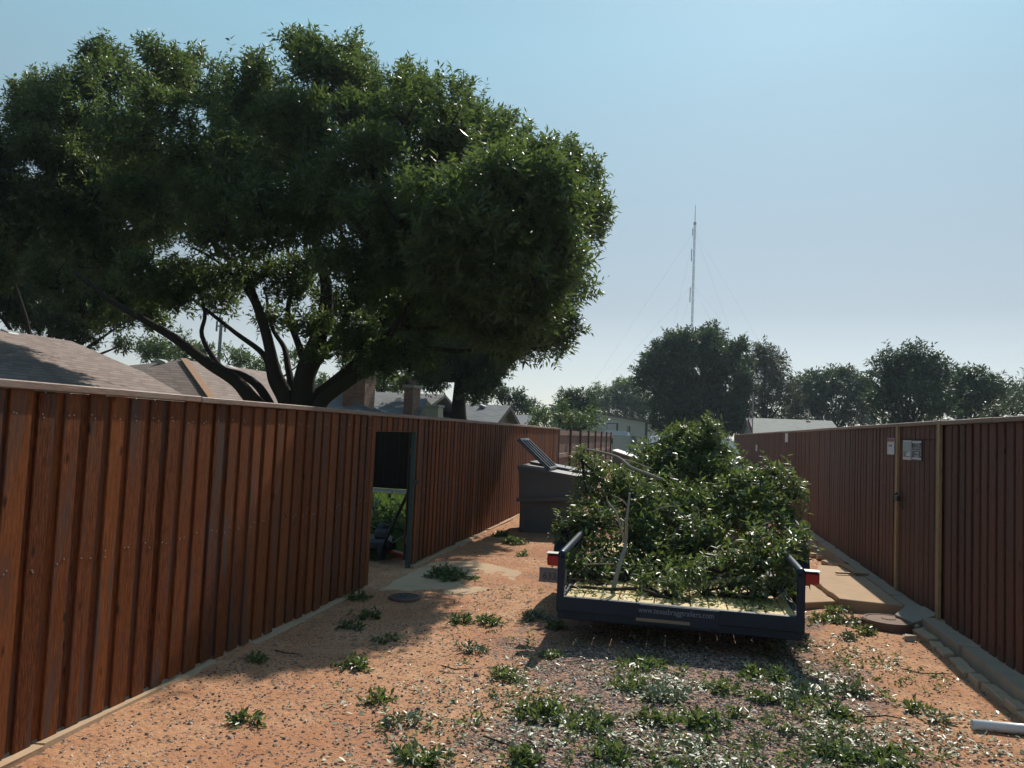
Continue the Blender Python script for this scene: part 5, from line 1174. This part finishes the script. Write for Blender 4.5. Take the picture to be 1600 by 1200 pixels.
# loose single leaves
def litter(n, seed):
    r = np.random.default_rng(seed)
    x = r.normal(.35, 1.1, n); y = 3.2+r.gamma(2.2, 1.15, n); k = (x > -2.9) & (x < 2.2) & (y < 12); x = x[k]; y = y[k]
    m = vnoise(x+20, y+20, .5, 77) + .35*vnoise(x+20, y+20, .17, 78); k = m > .68; x = x[k]; y = y[k]
    # extra carpet in front of the trailer
    x2 = r.normal(.55, .75, n//2); y2 = r.normal(5.0, .6, n//2); m = vnoise(x2+20, y2+20, .3, 79); k = (m > .5) & (x2 < 2.0); x = np.concatenate([x, x2[k]]); y = np.concatenate([y, y2[k]])
    n = len(x); z = ground_z(x, y)+.006+.012*r.random(n)
    a = r.random(n)*6.283; L_ = (.018+.030*r.random(n)**1.5); w_ = L_*(.17+.14*r.random(n)); tl = r.normal(0, .25, n)
    d = np.stack([np.cos(a), np.sin(a), tl], 1); s = np.stack([-np.sin(a), np.cos(a), r.normal(0, .35, n)], 1); c = np.stack([x, y, z], 1)
    V = np.stack([c-d*L_[:, None]/2, c+s*w_[:, None]+[0, 0, .004], c+d*L_[:, None]/2, c-s*w_[:, None]+[0, 0, .004]], 1).reshape(-1, 3)
    i = np.arange(n)*4; F = np.stack([np.stack([i, i+3, i+2], 1), np.stack([i, i+2, i+1], 1)], 1).reshape(-1, 3)
    tag(link('leaf_litter', npmesh('leaf_litter', V, F, np.repeat(r.random(n), 2), False, [M['leaf_litter']])), 'loose narrow leaves scattered over dirt and gravel behind the trailer', 'leaves', kind='stuff')
litter(13000, 301)
# tiny broken sprigs between the clumps and on the planks of the trailer
def sprigs(n, seed):
    r = np.random.default_rng(seed); x = r.normal(.45, 1.0, n); y = 3.3+r.gamma(2.4, .95, n); k = (x > -2.8) & (x < 2.1) & (y < 11); x = x[k]; y = y[k]
    m = vnoise(x+31, y+31, .55, 91)+.3*vnoise(x+31, y+31, .2, 92); k = m > .66; x = x[k]; y = y[k]; n = len(x)
    P = np.stack([x, y, ground_z(x, y)+.012], 1); D = np.stack([r.normal(size=n), r.normal(size=n), np.full(n, .12)], 1)
    tag(link('broken_sprigs', shoots_mesh('broken_sprigs', P, D, 6, .07, .042, .016, M['leaf_cut'], droop=.05, seed=seed, spread=.7)), 'tiny broken leafy sprigs strewn over the dirt and gravel', 'sprigs', kind='stuff')
sprigs(1500, 311)
r_d = np.random.default_rng(312); n = 120; P = np.stack([r_d.uniform(TX0+.1, TX1-.1, n), TY0+.1+r_d.gamma(1.3, .28, n), np.full(n, TD+.012)], 1)
P = P[P[:, 1] < TY1-.3]; D = r_d.normal(size=(len(P), 3))*[1, 1, .1]+[0, 0, .08]; b_d = np.array([.2, 6.6, TD]); rt_d = thing('leaf_scatter', 'loose leaves and sprigs strewn over the yellow planks of the trailer bed', 'leaves', tuple(b_d))
link('leaves', shoots_mesh('leaves', P-b_d, D, 4, .06, .05, .018, M['leaf_cut'], droop=.0, seed=313, spread=.7), rt_d)['kind'] = 'stuff'
# loose stones
def gravel(n, seed):
    r = np.random.default_rng(seed)
    x = r.uniform(-3.0, 2.25, n); y = 2.9+r.gamma(1.6, 1.7, n); w = np.exp(-((x-.1)/1.15)**2)+.10
    m = vnoise(x+9, y+9, .8, 55)*.9+w*.6; k = (r.random(n)*1.3 < m-.1) & (y < 16); x = x[k]; y = y[k]; n = len(x)
    s = .004+.008*r.random(n)**3+.010*(r.random(n) > .985)
    base = np.array([[1, 0, 0], [-.5, .87, 0], [-.5, -.87, 0], [.35, .6, .75], [-.75, 0, .8], [.35, -.6, .7]], float)
    f = np.array([[0, 3, 5], [0, 1, 3], [1, 4, 3], [1, 2, 4], [2, 5, 4], [2, 0, 5], [3, 4, 5]])
    V = base[None]*s[:, None, None]*(1+.35*r.normal(size=(n, 6, 3))*.6); a = r.random(n)*6.283; ca, sa = np.cos(a)[:, None], np.sin(a)[:, None]
    X = V[..., 0]*ca-V[..., 1]*sa; Y_ = V[..., 0]*sa+V[..., 1]*ca
    V = np.stack([X+x[:, None], Y_+y[:, None], V[..., 2]+ground_z(x, y)[:, None]-.001], -1).reshape(-1, 3)
    F = (f[None]+(np.arange(n)*6)[:, None, None]).reshape(-1, 3)
    tag(link('loose_gravel', npmesh('loose_gravel', V, F, np.repeat(r.random(n), 7), False, [M['gravel']])), 'dark and pale loose gravel lying over the orange dirt', 'gravel', kind='stuff')
gravel(42000, 302)
# thin sticks on the ground
for k, (pts, lab) in enumerate((([(755, 1150), (785, 1160), (820, 1175)], 'thin curved stick in the gravel at the bottom, left of the biggest clump'), ([(1410, 1045), (1440, 1052), (1488, 1053)], 'thin dark stick on the dirt next to the fence shadow'), ([(1350, 1120), (1385, 1118), (1415, 1124)], 'faint curved twig on the dirt, left of the small sprig'), ([(430, 1016), (445, 1020), (470, 1022)], 'short twig in the tree shade near the left fence'), ([(690, 1040), (712, 1046), (735, 1044)], 'small straight twig on lit dirt left of centre'))):
    mb = MB(); w3 = [Vector(G(*p, .02)) for p in pts]; o_ = w3[0]; mb.tube([v for v in w3], [.005, .0045, .003], 6); tag(mb.obj('stick', M['darktwig'], origin=tuple(o_)), lab, 'stick')

# ------------------------------------------------------------------ summer haze
hz = bpy.data.materials.new('haze_air'); hz.use_nodes = True; hn = hz.node_tree; hn.nodes.clear()
hv = hn.nodes.new('ShaderNodeVolumePrincipled'); ho = hn.nodes.new('ShaderNodeOutputMaterial'); hn.links.new(hv.outputs[0], ho.inputs['Volume'])
hv.inputs['Color'].default_value = (.70, .86, 1.0, 1); hv.inputs['Density'].default_value = .00042; hv.inputs['Anisotropy'].default_value = .35
mb = MB(); mb.bbox((-720, -80, -1.2), (720, 1120, 122)); tag(mb.obj('haze', hz), kind='stuff')
